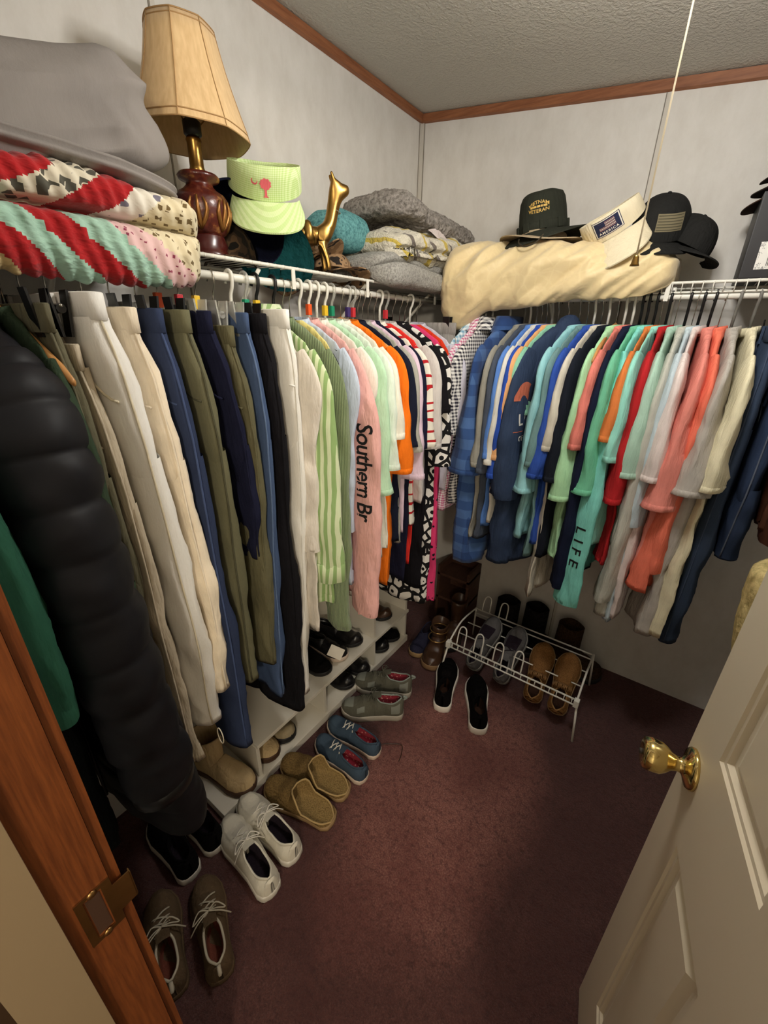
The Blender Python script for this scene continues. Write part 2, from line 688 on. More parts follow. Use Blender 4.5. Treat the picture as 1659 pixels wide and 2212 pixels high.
prof = [(0, 0), (.004, .0035), (.010, .004), (.016, .0095), (.024, .0095), (.040, .003), (.044, .003)]
for c in cols:
    for r in rows:
        m = MB()
        for yb, sg in ((0, 1), (DT, -1)):
            rings = []
            for ins, dep in prof:
                rings.append([(c[0] + ins, yb + sg * dep, r[0] + ins), (c[1] - ins, yb + sg * dep, r[0] + ins),
                              (c[1] - ins, yb + sg * dep, r[1] - ins), (c[0] + ins, yb + sg * dep, r[1] - ins)])
            m.loft(rings, False, True)
        m.build('panel', M_DOOR, door, smooth=False)
# knob on the visible face (local +y side or -y side decided by the hinge geometry: visible face is y = 0)
KS, KZ = .046, .912
kn = MB()
for sgn, y0 in ((-1, 0), (1, DT)):
    prof2 = [(.033, .000), (.033, .004), (.030, .008), (.018, .012), (.012, .016), (.0115, .022), (.014, .030), (.021, .038), (.0255, .046), (.0265, .060), (.0245, .069), (.019, .0715), (.010, .072), (.006, .0715)]
    rings = []
    for rr, h in prof2:
        rings.append([(KS + rr * math.cos(2 * PI * k / 32), y0 + sgn * h, KZ + rr * math.sin(2 * PI * k / 32)) for k in range(32)])
    kn.loft(rings, True, True)
kob = kn.build('knob', M_BRASS, door, label='polished brass door knob')
MB().tube([(KS, -.071, KZ), (KS, -.075, KZ)], .0045, 12).build('lock_button', M_DARK, kob)
MB().box(-.0012, .0004, .006, .029, KZ - .03, KZ + .03).build('latch_plate', M_BRASS, door, smooth=False)
for z in (.25, 1.05, 1.82):
    MB().tube([(DW + .004, -.004, z - .045), (DW + .004, -.004, z + .045)], .006, 10).build('hinge', M_OLDBRASS, door)

# ------------------------------------------------------------------ ceiling fixture and pull string
lf = thing('ceiling_light', 'round frosted globe light with porcelain holder on the closet ceiling', 'light', (BULB[0], BULB[1], BULB[2]))
zt = zc(BULB[0]) - BULB[2]
M_PORC = plain('porcelain', rgb(236, 234, 228), 0.25)
MB().lathe([(.055, zt), (.055, zt - .012), (.035, zt - .03), (.022, zt - .05), (.021, .062), (.017, .062)], 24).build('holder', M_PORC, lf)
t = NT('lit_bulb_glass')
t.b.inputs['Emission Color'].default_value = (1.0, 0.9, 0.76, 1)
t.b.inputs['Emission Strength'].default_value = 12
M_BULB = t.out(rgb(255, 246, 230), 0.4)
MB().lathe([(.020, .062), (.030, .052), (.050, .034), (.062, .0), (.050, -.034), (.028, -.052), (.004, -.060)], 20).build('globe', M_BULB, lf)
SX, SY = 1.106, -1.065
M_STRING = plain('pull_string', rgb(216, 204, 176), 0.8)
ps = thing('pull_string', 'thin beige light pull string hanging in front of the hats', 'string', (SX, SY - .0, 1.665))
MB().tube([(0, 0, .005 + i * .03) for i in range(17)] + [(-.004, .004, .545)], .0014, 6).build('cord', M_STRING, ps)
MB().lathe([(.0025, .006), (.0045, .003), (.006, -.006), (.0075, -.010), (.004, -.010)], 12).build('bell', M_OLDBRASS, ps)

# ------------------------------------------------------------------ ventilated wire shelves with hanging rods
SZ = 1.692          # top of the shelves
ROD_Z = 1.655


def wire_shelf(name, label, length, to_world, braces, straps, depth=.30, first=0.0, lip=True):
    """local u along the wall, v out from the wall, z up; to_world maps (u, v, z)"""
    root = thing(name, label, 'shelf', (0, 0, 0))

    def W(u, v, z):
        return to_world(u, v, z)
    m = MB()
    m.tube([W(first, depth, SZ), W(length, depth, SZ)], .0042, 8)
    m.build('front_rail', M_WIRE, root)
    if lip:
        MB().tube([W(first, depth - .002, SZ - .026), W(length, depth - .002, SZ - .026)], .003, 8).build('lip_rail', M_WIRE, root)
    MB().tube([W(first, .012, SZ), W(length, .012, SZ)], .003, 8).build('back_rail', M_WIRE, root)
    MB().tube([W(first, depth * .5, SZ - .005), W(length, depth * .5, SZ - .005)], .003, 8).build('middle_rail', M_WIRE, root)
    MB().tube([W(first, depth - .012, ROD_Z), W(length, depth - .012, ROD_Z)], .009, 12).build('hang_rod', M_WIRE, root)
    n = int((length - first) / .0254)
    src = None
    for i in range(n):
        u = first + .012 + i * .0254
        path = [(.010, SZ + .003), (depth - .001, SZ + .0035), (depth + .004, SZ + .001)] + ([(depth + .002, SZ - .026)] if lip else [(depth + .003, SZ - .004)])
        if src is None:
            u0 = u
            src = MB().tube([W(u, v, z) for v, z in path], .0016, 5).build('wire', M_WIRE, root)
        else:
            d = Vector(W(u, 0, 0)) - Vector(W(u0, 0, 0))
            share(src, 'wire', root, d)
    for u in braces:
        m = MB()
        a, b = Vector(W(u, depth - .01, SZ - .012)), Vector(W(u, .006, SZ - .27))
        m.tube([a, b], .0065, 4)
        m.build('brace', M_WIRE, root)
    for u in straps:
        m = MB()
        p = [W(u + s, v, z) for z in (SZ - .002, ROD_Z - .012) for v in (depth + .004, depth + .0065) for s in (-.006, .006)]
        m.add(p, [(0, 2, 3, 1), (4, 5, 7, 6), (0, 1, 5, 4), (2, 6, 7, 3), (0, 4, 6, 2), (1, 3, 7, 5)])
        m.build('rod_strap', M_WIRE, root, smooth=False)
    return root


wire_shelf('wire_shelf', 'white ventilated wire shelf with hanging rod along the left wall', 1.90,
           lambda u, v, z: (v, -u, z), (.35, .76, 1.19, 1.62), (.33, .77, 1.09, 1.5), first=.012, lip=False)
wire_shelf('wire_shelf', 'white ventilated wire shelf with hanging rod along the back wall', 2.13,
           lambda u, v, z: (u, -v, z), (.74, 1.115, 1.75), (.73, 1.10, 1.5, 1.9), first=.335)
# ------------------------------------------------------------------ hangers
M_PLW = plain('white_plastic', rgb(226, 224, 214), 0.35)
M_PLB = plain('black_plastic', rgb(22, 22, 23), 0.35)
M_PLG = plain('grey_plastic', rgb(120, 118, 112), 0.35)
M_VELVET = plain('black_velvet', rgb(20, 20, 22), 0.95, 0, 0.1)
M_HWOOD = plain('varnished_wood', rgb(196, 142, 84), 0.35, 0, 0.5, 0.05, 60, 0.12)
M_DWOOD = plain('dark_red_wood', rgb(70, 34, 24), 0.35, 0, 0.5, 0.05, 60, 0.12)
t = NT('clear_plastic')
t.b.inputs['Transmission Weight'].default_value = 0.75
t.b.inputs['IOR'].default_value = 1.3
M_CLEAR = t.out(rgb(238, 238, 232), 0.22, None, 0, 0.5)
M_MARK = {'orange': plain('orange_marker', rgb(232, 92, 40), 0.4), 'yellow': plain('yellow_marker', rgb(232, 190, 50), 0.4),
          'red': plain('red_marker', rgb(206, 52, 62), 0.4), 'green': plain('green_marker', rgb(30, 140, 104), 0.4),
          'purple': plain('purple_marker', rgb(66, 50, 110), 0.4)}
HD = 0.085      # rod centre to hanger neck


def hook_path(r=.0125, drop=HD):
    p = []
    for i in range(9):
        a = math.radians(-25 + i * 205 / 8)
        p.append((-r * math.cos(a) * 1.0, 0, r * math.sin(a) + .001))
    p = [(-.0145, 0, -.012)] + p
    p += [(.0125, 0, -.010), (.009, 0, -.022), (.002, 0, -.034), (0, 0, -.044), (0, 0, -drop)]
    return p


def add_hanger(kind, loc, rz, label, hw=.205, marker=None, group=None):
    names = {'wire': 'wire_hanger', 'white': 'plastic_hanger', 'black': 'plastic_hanger', 'grey': 'plastic_hanger',
             'clear': 'plastic_hanger', 'velvet': 'velvet_hanger', 'wood': 'wooden_hanger', 'dwood': 'wooden_hanger', 'clip': 'clip_hanger', 'clearclip': 'clip_hanger'}
    root = thing(names[kind], label, 'hanger', loc, (0, 0, rz), group)
    mat = {'wire': M_CHROME, 'white': M_PLW, 'black': M_PLB, 'grey': M_PLG, 'clear': M_CLEAR, 'velvet': M_VELVET, 'wood': M_HWOOD, 'dwood': M_DWOOD, 'clip': M_CHROME, 'clearclip': M_CHROME}[kind]
    thick = kind in ('white', 'black', 'grey', 'clear')
    hp = hook_path(.0135 if thick else .0112)
    MB().tube(hp, .0042 if thick else .0014, 7).build('hook', mat if (thick or kind == 'wire') else M_CHROME, root)
    e = (hw, -HD - .095)
    if kind == 'wire':
        p = [(0, 0, -HD), (.02, 0, -HD - .008), (hw * .6, 0, -HD - .052), (hw, 0, -HD - .1), (hw - .008, 0, -HD - .112), (0, 0, -HD - .114),
             (-hw + .008, 0, -HD - .112), (-hw, 0, -HD - .1), (-hw * .6, 0, -HD - .052), (-.02, 0, -HD - .008)]
        MB().tube(p, .0013, 5, closed=True).build('arms', mat, root)
    elif kind in ('white', 'black', 'grey', 'clear', 'velvet'):
        p = [(0, 0, -HD), (.03, 0, -HD - .006), (hw * .55, 0, -HD - .04), (hw * .92, 0, -HD - .085), (hw, 0, -HD - .105), (hw * .9, 0, -HD - .118),
             (-hw * .9, 0, -HD - .118), (-hw, 0, -HD - .105), (-hw * .92, 0, -HD - .085), (-hw * .55, 0, -HD - .04), (-.03, 0, -HD - .006)]
        MB().tube(p, .0042, 6, closed=True).build('arms', mat, root)
    elif kind in ('wood', 'dwood'):
        rings = []
        for i in range(17):
            u = -1 + i / 8
            x = u * (hw + .012)
            z = -HD - .095 * abs(u) ** 1.35 - .004
            a = .017 * (1 - .35 * abs(u)) * (1 if 0 < i < 16 else .55)
            b = .0065 * (1 if 0 < i < 16 else .5)
            yy = .012 * u * u
            rings.append([(x, yy + b * math.cos(2 * PI * k / 10), z + a * math.sin(2 * PI * k / 10)) for k in range(10)])
        MB().loft(rings, True, True).build('arms', mat, root)
    else:
        MB().tube([(-hw * .8, 0, -HD + .004), (hw * .8, 0, -HD + .004)], .0025, 8).build('bar', M_CHROME if kind == 'clip' else M_CLEAR, root)
        cm = M_PLB if kind == 'clip' else M_CLEAR
        for s in (-1, 1):
            m = MB()
            x = s * hw * .72
            for sy in (-1, 1):
                m.add([(x - .013, sy * .004, -HD - .04), (x + .013, sy * .004, -HD - .04), (x + .013, sy * .011, -HD + .026), (x - .013, sy * .011, -HD + .026),
                       (x - .013, sy * .0075, -HD - .04), (x + .013, sy * .0075, -HD - .04), (x + .013, sy * .0145, -HD + .026), (x - .013, sy * .0145, -HD + .026)],
                      [(0, 1, 2, 3), (7, 6, 5, 4), (0, 4, 5, 1), (1, 5, 6, 2), (2, 6, 7, 3), (3, 7, 4, 0)])
            m.tube([(x - .012, 0, -HD), (x + .012, 0, -HD)], .007, 8)
            m.build('clip', cm, root, smooth=False)
    if marker:
        m = MB().box(-.0062, .0062, -.007, .007, -.072, -.044)
        m.build('size_marker', M_MARK[marker], root, smooth=False, bevel=.0015)
    return root


# ------------------------------------------------------------------ cloth shapes
def ring_cloth(w, t, z, n, amp, ph, k, zlean, e=.8):
    out = []
    for j in range(n):
        a = 2 * PI * j / n
        x = w * sp(math.cos(a), .92)
        y = t * sp(math.sin(a), e)
        y += amp * (math.sin(k * x + ph + z * 1.7) + .55 * math.sin(2.1 * k * x + ph * 1.9 - z * 4.0))
        out.append((x, y + zlean, z))
    return out


def crease(x, y, z, seed):
    # sharp hanging folds: ridged noise, stretched downwards, different on the two faces
    s = 1.0 if y > 0 else -1.0
    r = 1 - 2.2 * abs(noise.noise(Vector((x * 15 + seed * 3 + .25 * z * 15, s * 3 + seed, z * 3.6))))
    r2 = 1 - 2.2 * abs(noise.noise(Vector((x * 34 - z * 14 + seed, s * 2 + seed * 2, z * 13))))
    return s * (.75 * r + .3 * r2)


def top_body(L, wb=.205, wh=.215, t=.015, amp=.008, seed=0.0, neck=.07, lean=0.0, k=22, shoulder=.205, hem_wave=.006, tb=1.2):
    rnd = random.Random(seed * 1000 + 3)
    ph = rnd.uniform(0, 6.28)
    k *= rnd.uniform(.8, 1.25)
    tab = [(0, neck), (.018, neck + .04), (.05, .165 * shoulder / .205), (.085, .193 * shoulder / .205), (.12, shoulder), (.30, wb), (L, wh)]
    rows = 40
    zz = [0, .008, .018, .032, .05, .068, .085, .102, .12] + [.12 + (L - .12) * (i + 1) / rows for i in range(rows)]
    rings = []
    n = 64
    for z in zz:
        f = max(0.0, min(1.0, (z - .1) / (L - .1)))
        tt = t * (.75 if z < .12 else .75 + .25 * min(1, (z - .12) / .2)) * (1.25 if z < .02 else 1) * (1 + (tb - 1) * f)
        rg = ring_cloth(interp(tab, z), tt, -z, n, amp * f ** .7, ph, k, lean * f)
        g = min(1, f * 3)
        rg = [(x + .007 * nz((x, y, zq), 7, seed) * f,
               y + .007 * nz((x * .6, y * .4, zq), 13, seed + 5) * g + crease(x, y - lean * f, zq, seed) * t * .75 * g,
               zq + (hem_wave * math.sin(9 * x + ph) * f * f if f > .6 else 0)) for x, y, zq in rg]
        rings.append(rg)
    last = rings[-1]
    rings.append([(x * .985, y * .8 + lean * .2, z + .003) for x, y, z in last])
    rings.append([(x * .97, y * .75 + lean * .25, z + .03) for x, y, z in last])
    return MB().loft(rings)


def sleeve_mesh(side, length, seed=0.0, x0=.15, z0=-.088, xo=.195, a0=.05, a1=.072, b0=.013, b1=.026, tw=0.0, lean=0.0, cuff=None, swing=0.0, long=False):
    rnd = random.Random(seed * 977 + side)
    tw = tw + rnd.uniform(-.15, .15)
    if long:
        pts = [(x0, z0), (x0 + .035, z0 - .07), (xo, z0 - .2), (xo + .004 + swing * .4, z0 - length * .6), (xo - .004 + swing, z0 - length)]
    else:
        pts = [(x0, z0), (x0 + .035, z0 - .065), (xo, z0 - length * .55), (xo + .01 + swing, z0 - length)]
    path = catmull([(p[0], 0, p[1]) for p in pts], 40 if long else 26)
    m = len(path)
    rings = []
    n = 36
    for i, p in enumerate(path):
        u = i / (m - 1)
        d = (path[min(i + 1, m - 1)] - path[max(i - 1, 0)]).normalized()
        nrm = Vector((-d.z, 0, d.x))
        th = tw * u
        ax = nrm * math.cos(th) + Vector((0, 1, 0)) * math.sin(th)
        ay = Vector((0, 1, 0)) * math.cos(th) - nrm * math.sin(th)
        a = interp([(0, a0), (.3, (a0 + a1) / 2 + .008), (1, a1)], u)
        b = interp([(0, b0), (.35, b0 * 1.35), (1, b1)], u)
        rg = []
        for j in range(n):
            an = 2 * PI * j / n
            sn = math.sin(an)
            e1 = 1.25 if u > .25 else .8 + 1.8 * u
            q = p + ax * (a * math.cos(an)) + ay * (b * sp(sn, e1))
            q += Vector((nz(q, 11, seed), nz(q, 9, seed + 3), 0)) * (.010 * u)
            cr = crease(a * math.cos(an) * 1.3 + q.z * .3, sn, q.z * 1.2, seed + 7)
            q += ay * (cr * b * .45 * min(1, u * 2.2) * (1 - .4 * abs(math.cos(an))))
            q += ax * (.006 * noise.noise(Vector((seed, 3.0 if math.cos(an) > 0 else 0.0, q.z * 14))) * u)
            q.y += lean * u
            rg.append(Vector((q.x * side, q.y, q.z)))
        rings.append(rg)
    last = rings[-1]
    c = sum(last, Vector()) / n
    rings.append([c + (q - c) * .93 + Vector((0, 0, .002)) for q in last])
    rings.append([c + (q - c) * .86 + Vector((0, 0, .035)) for q in last])
    if side < 0:
        rings = [list(reversed(r)) for r in rings]
    return MB().loft(rings, True, False), (rings[m - 1], rings[m - 2 - (m > 30)]), path


def band(ring, h, grow=1.0, off=.0016):
    """a stitched hem or cuff band following a ring of points"""
    if isinstance(ring, tuple):
        lo, hi = ring
        hh = (sum(hi, Vector()) - sum(lo, Vector())).length / len(lo)
        c = sum(lo, Vector()) / len(lo)
        k = h / max(hh, 1e-4)
        rs = []
        for f, g in ((0, 0.0), (0.03, 1.0), (1, 1.0), (1.04, 0.0)):
            rs.append([q + (p - q) * (k * f) + (q - c).normalized() * (g * off) for q, p in zip(lo, hi)])
        return MB().loft(rs)
    c = sum(ring, Vector()) / len(ring)
    rs = []
    for f, g in ((0, 0.0), (0.04, 1.0), (1, 1.0), (1.03, 0.0)):
        rs.append([q + (q - c).normalized() * (g * off) + Vector((0, 0, h * f)) for q in ring])
    return MB().loft(rs)


def collar_mesh(neck=.07, h=.022, t=.03, drop=.035):
    rings = []
    n = 28
    for f, g in ((0, 1.0), (.0, 1.08), (.6, 1.06), (1, .98), (1, .92), (.1, .93)):
        rg = []
        for j in range(n):
            a = 2 * PI * j / n
            rg.append((neck * g * math.cos(a), t * g * math.sin(a) * .8, h * f - .012 - drop * .5 * (1 - math.sin(a)) * .3))
        rings.append(rg)
    return MB().loft(rings)


def shirt_collar(neck=.068, t=.034):
    """folded shirt collar with points"""
    m = MB()
    n = 26
    rings = []
    for f in range(5):
        rg = []
        for j in range(n + 1):
            a = -PI / 2 + .35 + (2 * PI - .7) * j / n
            u = abs(j / n - .5) * 2
            outw = [1.0, 1.0, 1.12, 1.28, 1.42 + .15 * u][f]
            hh = [-.01, .028, .034, .015, -.012 - .022 * u ** 3][f]
            rg.append((neck * outw * math.cos(a), t * outw * math.sin(a), hh))
        rings.append(rg)
    return m.loft(rings, closed=False)


GAR = {}


def hang(side, pos):
    if side == 'L':
        return (.288, pos, ROD_Z), 0.0
    return (pos, -.288, ROD_Z), -PI / 2


def garment(side, pos, name, label, cat, mat, kind='tee', L=.74, sl=.36, hanger='wire', marker=None, hlabel=None, lean=0.0, rot=0.0,
            t=.015, amp=.008, wb=.205, wh=.215, tw=0.0, sleeve_mat=None, collar_mat=None, seed=None, swing=0.0, dz=0.0, xo=.195, a1=.072, b1=.026, group=None, shoulder=.205, tb=1.2):
    (x, y, z), rz = hang(side, pos)
    rz += math.radians(rot)
    seed = seed if seed is not None else abs(pos) * 7.3
    rod = 'left rod' if side == 'L' else 'back rod'
    add_hanger(hanger, (x, y, z), rz, hlabel, hw=min(.205, shoulder), marker=marker, group='hangers on the ' + rod)
    root = thing(name, label, cat, (x, y, z - HD - .003 + dz), (0, 0, rz), group or ('tops hanging on the ' + rod))
    body = top_body(L, wb, wh, t, amp, seed, lean=lean, shoulder=shoulder, tb=tb)
    body.build('body', mat, root)
    sm = sleeve_mat or mat
    out = {'root': root, 'body': body}
    if kind in ('tee', 'long', 'hood', 'shirt', 'shirtlong', 'sweater'):
        lg = kind in ('long', 'hood', 'shirtlong', 'sweater')
        for s in (1, -1):
            if lg:
                mb, last, path = sleeve_mesh(s, sl, seed, a1=.048 if a1 == .072 else a1, b1=.022 if b1 == .026 else b1, tw=tw, lean=lean * .8, long=True, swing=swing, xo=xo, a0=.05)
            else:
                mb, last, path = sleeve_mesh(s, sl, seed, tw=tw, lean=lean * .5, xo=xo, a1=a1, b1=b1, swing=swing)
            so = mb.build('sleeve', sm, root)
            if kind == 'shirtlong':
                band(last, .06, off=.002).build('cuff', sm, so)
            elif kind in ('sweater', 'hood', 'long'):
                band(last, .05, off=.0005).build('cuff', sm, so)
            else:
                band(last, .018, off=.0009).build('hem', sm, so)
            out['sleeve' if s == 1 else 'sleeve2'] = mb
            out['so' if s == 1 else 'so2'] = so
    if kind in ('shirt', 'shirtlong'):
        shirt_collar().build('collar', collar_mat or mat, root)
        m = MB()
        zs = [-.03 - i * .06 for i in range(int((L - .06) / .06))]
        pl = []
        for z in zs:
            pl.append([(-.014, -t - .005 + lean * (-z / L), z), (.014, -t - .005 + lean * (-z / L), z)])
        for i, z in enumerate(zs[1::2]):
            m.ball((0, -t - .007 + lean * (-z / L), z), (.005, .002, .005), 8, 4)
        m.build('buttons', M_PLW, root)
    elif kind == 'hood':
        hb = MB().ball((.0, .012, -.02), (.085, .036, .06), 20, 12)
        hb.warp(lambda p: Vector((p.x + .012 * nz(p, 18, seed), p.y + .012 * nz(p, 15, seed + 2), p.z - .03 * (p.x / .085) ** 2)))
        hb.build('hood', mat, root)
    elif kind != 'bare':
        collar_mesh().build('collar', collar_mat or mat, root)
    GAR[label] = out
    return out


def pants(side, pos, name, label, mat, L=1.0, hanger='clip', hlabel=None, lean=0.0, rot=0.0, t=.026, waist=.17, hip=.205, leg=.085, hem=.075,
          band_mat=None, seam_mat=None, seed=None, loops=True, pocket=True, cuff=False, knee=0.0, dz=0.0, marker=None, cat='trousers', amp=.007, xsh=0.0):
    (x, y, z), rz = hang(side, pos)
    rz += math.radians(rot)
    seed = seed if seed is not None else abs(pos) * 5.7
    rod = 'left rod' if side == 'L' else 'back rod'
    add_hanger(hanger, (x, y, z), rz, hlabel, hw=.19, marker=marker, group='hangers on the ' + rod)
    root = thing(name, label, cat, (x, y, z - HD + .006 + dz), (0, 0, rz), 'trousers hanging on the ' + rod)
    rnd = random.Random(int(seed * 100))
    ph = rnd.uniform(0, 6)
    m = MB()
    n = 40
    zz = [.035, .05, .075, .10, .14, .18, .22, .26, .29, .32, .35]
    rings = []
    for zq in zz:
        f = zq / L
        w = interp([(.03, waist), (.12, (waist + hip) / 2 + .008), (.24, hip), (.28, hip * .985), (.35, hip * .82)], zq)
        tt = interp([(.03, t * .85), (.15, t * 1.05), (.27, t * .98), (.35, t * .5)], zq)
        rg = []
        for (px, py, pz) in ring_cloth(w, tt, -zq, n, amp * .5 * f, ph, 18, lean * f, .75):
            rg.append((px + xsh * f, py + .006 * nz((px, py, pz), 14, seed) + .22 * t * crease(px, py - lean * f, pz, seed), pz))
        rings.append(rg)
    m.loft(rings, False, True)
    for s in (1, -1):
        rings = []
        rows = 40
        for i in range(rows + 1):
            u = i / rows
            zq = .26 + (L - .26) * u
            f = zq / L
            w = interp([(0, hip * .5), (.15, hip * .5), (.5, leg * 1.05), (1, hem)], u)
            cx = s * interp([(0, hip * .49), (.4, hip * .45), (1, hip * .42)], u) + xsh * f
            tt = interp([(0, t), (.4, t * 1.0), (1, t * .95)], u)
            rg = []
            for (px, py, pz) in ring_cloth(w, tt, -zq, 40, amp * f * .7, ph + s, 20, lean * f + knee * math.sin(PI * u) * .5, .8):
                q = (px * .9, py * .6, pz)
                rg.append((px + cx + .010 * nz(q, 9, seed + s) * u, py + .010 * nz(q, 8, seed + 4 + s) * min(1, u * 3) + .005 * s + .42 * t * crease(px * .8, py - lean * f, pz, seed + s) * min(1, u * 3), pz))
            rings.append(rg)
        last = rings[-1]
        rings.append([((px - cx) * .96 + cx, py * .9 + lean * .1, pz + .003) for px, py, pz in last])
        rings.append([((px - cx) * .9 + cx, py * .85 + lean * .15, pz + .05) for px, py, pz in last])
        m.loft(rings)
        if cuff:
            band([Vector(q) for q in last], .035, 1.03).build('cuff', mat, root)
    m.build('legs', mat, root)
    # waistband
    rings = []
    for zq, g in ((.040, 1.0), (.039, 1.05), (.02, 1.045), (.002, 1.05), (0, 1.0), (.004, .93), (.04, .9)):
        rings.append([(px * (1 + (g - 1) * .35), py * g, pz) for px, py, pz in ring_cloth(waist + .002, t * .88, -zq, n, 0, 0, 1, 0, .7)])
    wb = MB().loft(rings)
    wo = wb.build('waistband', band_mat or mat, root)
    if loops:
        for xx, ysg in ((waist * .55, -1), (waist * .55, 1), (-waist * .5, -1)):
            MB().box(xx - .005, xx + .005, ysg * t * 1.0 - .003, ysg * t * 1.0 + .003, -.046, -.002).build('belt_loop', band_mat or mat, root, smooth=False, bevel=.001)
    # side seam, raised, on the edge that faces the room
    seam = []
    for i in range(24):
        zq = .04 + (L - .05) * i / 23
        f = zq / L
        if zq < .28:
            xx = interp([(.03, waist), (.12, (waist + hip) / 2 + .008), (.24, hip), (.32, hip * .99)], zq)
        else:
            u = (zq - .26) / (L - .26)
            xx = interp([(0, hip * .5), (.15, hip * .5), (.5, leg * 1.05), (1, hem)], u) + interp([(0, hip * .49), (.4, hip * .45), (1, hip * .42)], u)
        seam.append((xx + xsh * f + .0005, lean * f - .004, -zq))
    MB().tube(seam, .0022, 5).build('side_seam', seam_mat or mat, root)
    if pocket:
        pk = []
        for i in range(9):
            a = i / 8
            pk.append((waist * (1.0 - .55 * a) + .02 * (1 - a), -(t * (.35 + .72 * a)) - .001, -.16 + .12 * a ** 1.8))
        MB().tube(pk, .0024, 5).build('pocket_edge', seam_mat or mat, root)
    return root
# ------------------------------------------------------------------ garments
HDESC = {'wire': 'thin chrome wire hanger', 'white': 'white plastic hanger', 'black': 'black plastic hanger', 'grey': 'grey plastic hanger',
         'clear': 'clear plastic hanger', 'velvet': 'black velvet hanger', 'wood': 'varnished wooden hanger', 'dwood': 'dark red wooden hanger',
         'clip': 'chrome hanger with black clips', 'clearclip': 'hanger with clear plastic clips'}


def T(side, pos, name, cat, short, mat, label=None, **kw):
    h = kw.get('hanger', 'wire')
    return garment(side, pos, name, label or short, cat, mat, hlabel='%s holding the %s' % (HDESC[h], short), **kw)


def P(pos, name, short, mat, label=None, side='L', **kw):
    h = kw.get('hanger', 'clip')
    return pants(side, pos, name, label or short, mat, hlabel='%s holding the %s' % (HDESC[h], short), **kw)


C = rgb
# special prints
t = NT('red_streaks_on_white')
v = t.coord((9, 9, 26), (0.3, .5, 0))
w_ = t.n('ShaderNodeTexWave', wave_type='BANDS', bands_direction='Z')
w_.inputs['Scale'].default_value = .35
w_.inputs['Distortion'].default_value = 9
w_.inputs['Detail'].default_value = 2
t.l(v, w_.inputs['Vector'])
M_ZEBRA = t.out(t.ramp(w_.outputs['Fac'], [(.80, C(236, 230, 216)), (.86, C(186, 34, 40))], 'CONSTANT'), .9, t.bump(t.noise(t.coord((22, 22, 5)), 1, 4), .5, .012))
t = NT('black_and_white_shapes')
v = t.coord((1, 1, 1))
vo = t.n('ShaderNodeTexVoronoi', feature='F1')
vo.inputs['Scale'].default_value = 22
t.l(v, vo.inputs['Vector'])
ed = t.n('ShaderNodeTexVoronoi', feature='DISTANCE_TO_EDGE')
ed.inputs['Scale'].default_value = 22
t.l(v, ed.inputs['Vector'])
ringm = t.math('MULTIPLY', t.math('GREATER_THAN', ed.outputs['Distance'], .13), t.math('GREATER_THAN', vo.outputs['Distance'], .20))
M_BWPRINT = t.out(t.mix(ringm, C(18, 17, 19), C(232, 228, 222)), .85, t.bump(t.noise(t.coord((22, 22, 5)), 1, 4), .4, .012))
t = NT('pink_dotted')
vo = t.n('ShaderNodeTexVoronoi', feature='F1')
vo.inputs['Scale'].default_value = 24
t.l(t.coord(), vo.inputs['Vector'])
M_PINKDOT = t.out(t.mix(t.math('LESS_THAN', vo.outputs['Distance'], .17), C(222, 62, 116), C(24, 18, 30)), .85, t.bump(t.noise(t.coord((22, 22, 5)), 1, 4), .4, .012))
M_GSTRIPE = stripes(C(150, 182, 118), C(216, 228, 188), 62, 'X', .5)
t = NT('ribbed_knit_green')
sx = t.n('ShaderNodeSeparateXYZ')
t.l(t.coord(), sx.inputs[0])
rib = t.math('SINE', t.math('MULTIPLY', t.math('ADD', sx.outputs['X'], sx.outputs['Y']), 1100))
M_RIB = t.out(t.ramp(rib, [(0, C(122, 140, 102)), (1, C(154, 170, 128))]), .95, t.bump(rib, .7, .002, t.bump(t.noise(t.coord((22, 22, 5)), 1, 4), .4, .012)), 0, .1, .2)
M_PLAIDB = check(C(40, 66, 116), C(74, 106, 158), 13, C(54, 84, 136))
M_GING_P = check(C(240, 236, 238), C(196, 96, 140), 95)
M_GING_K = check(C(238, 236, 232), C(40, 38, 52), 80)
M_GING_B = check(C(226, 236, 240), C(120, 168, 196), 60)
M_NYLON = plain('black_nylon', C(24, 24, 28), .58, 0, .28, .3, 60, .15)

GREENC = C(48, 96, 72)
# ---- left rod, from the doorway towards the corner
T('L', -1.876, 'windbreaker', 'jacket', 'green and black windbreaker by the doorway', fabric(C(16, 20, 20)), label='green and black windbreaker hanging nearest the wooden jamb',
  kind='long', L=1.02, sl=.52, sleeve_mat=fabric(C(46, 92, 72)), t=.016, amp=.004, hanger='black', xo=.235)

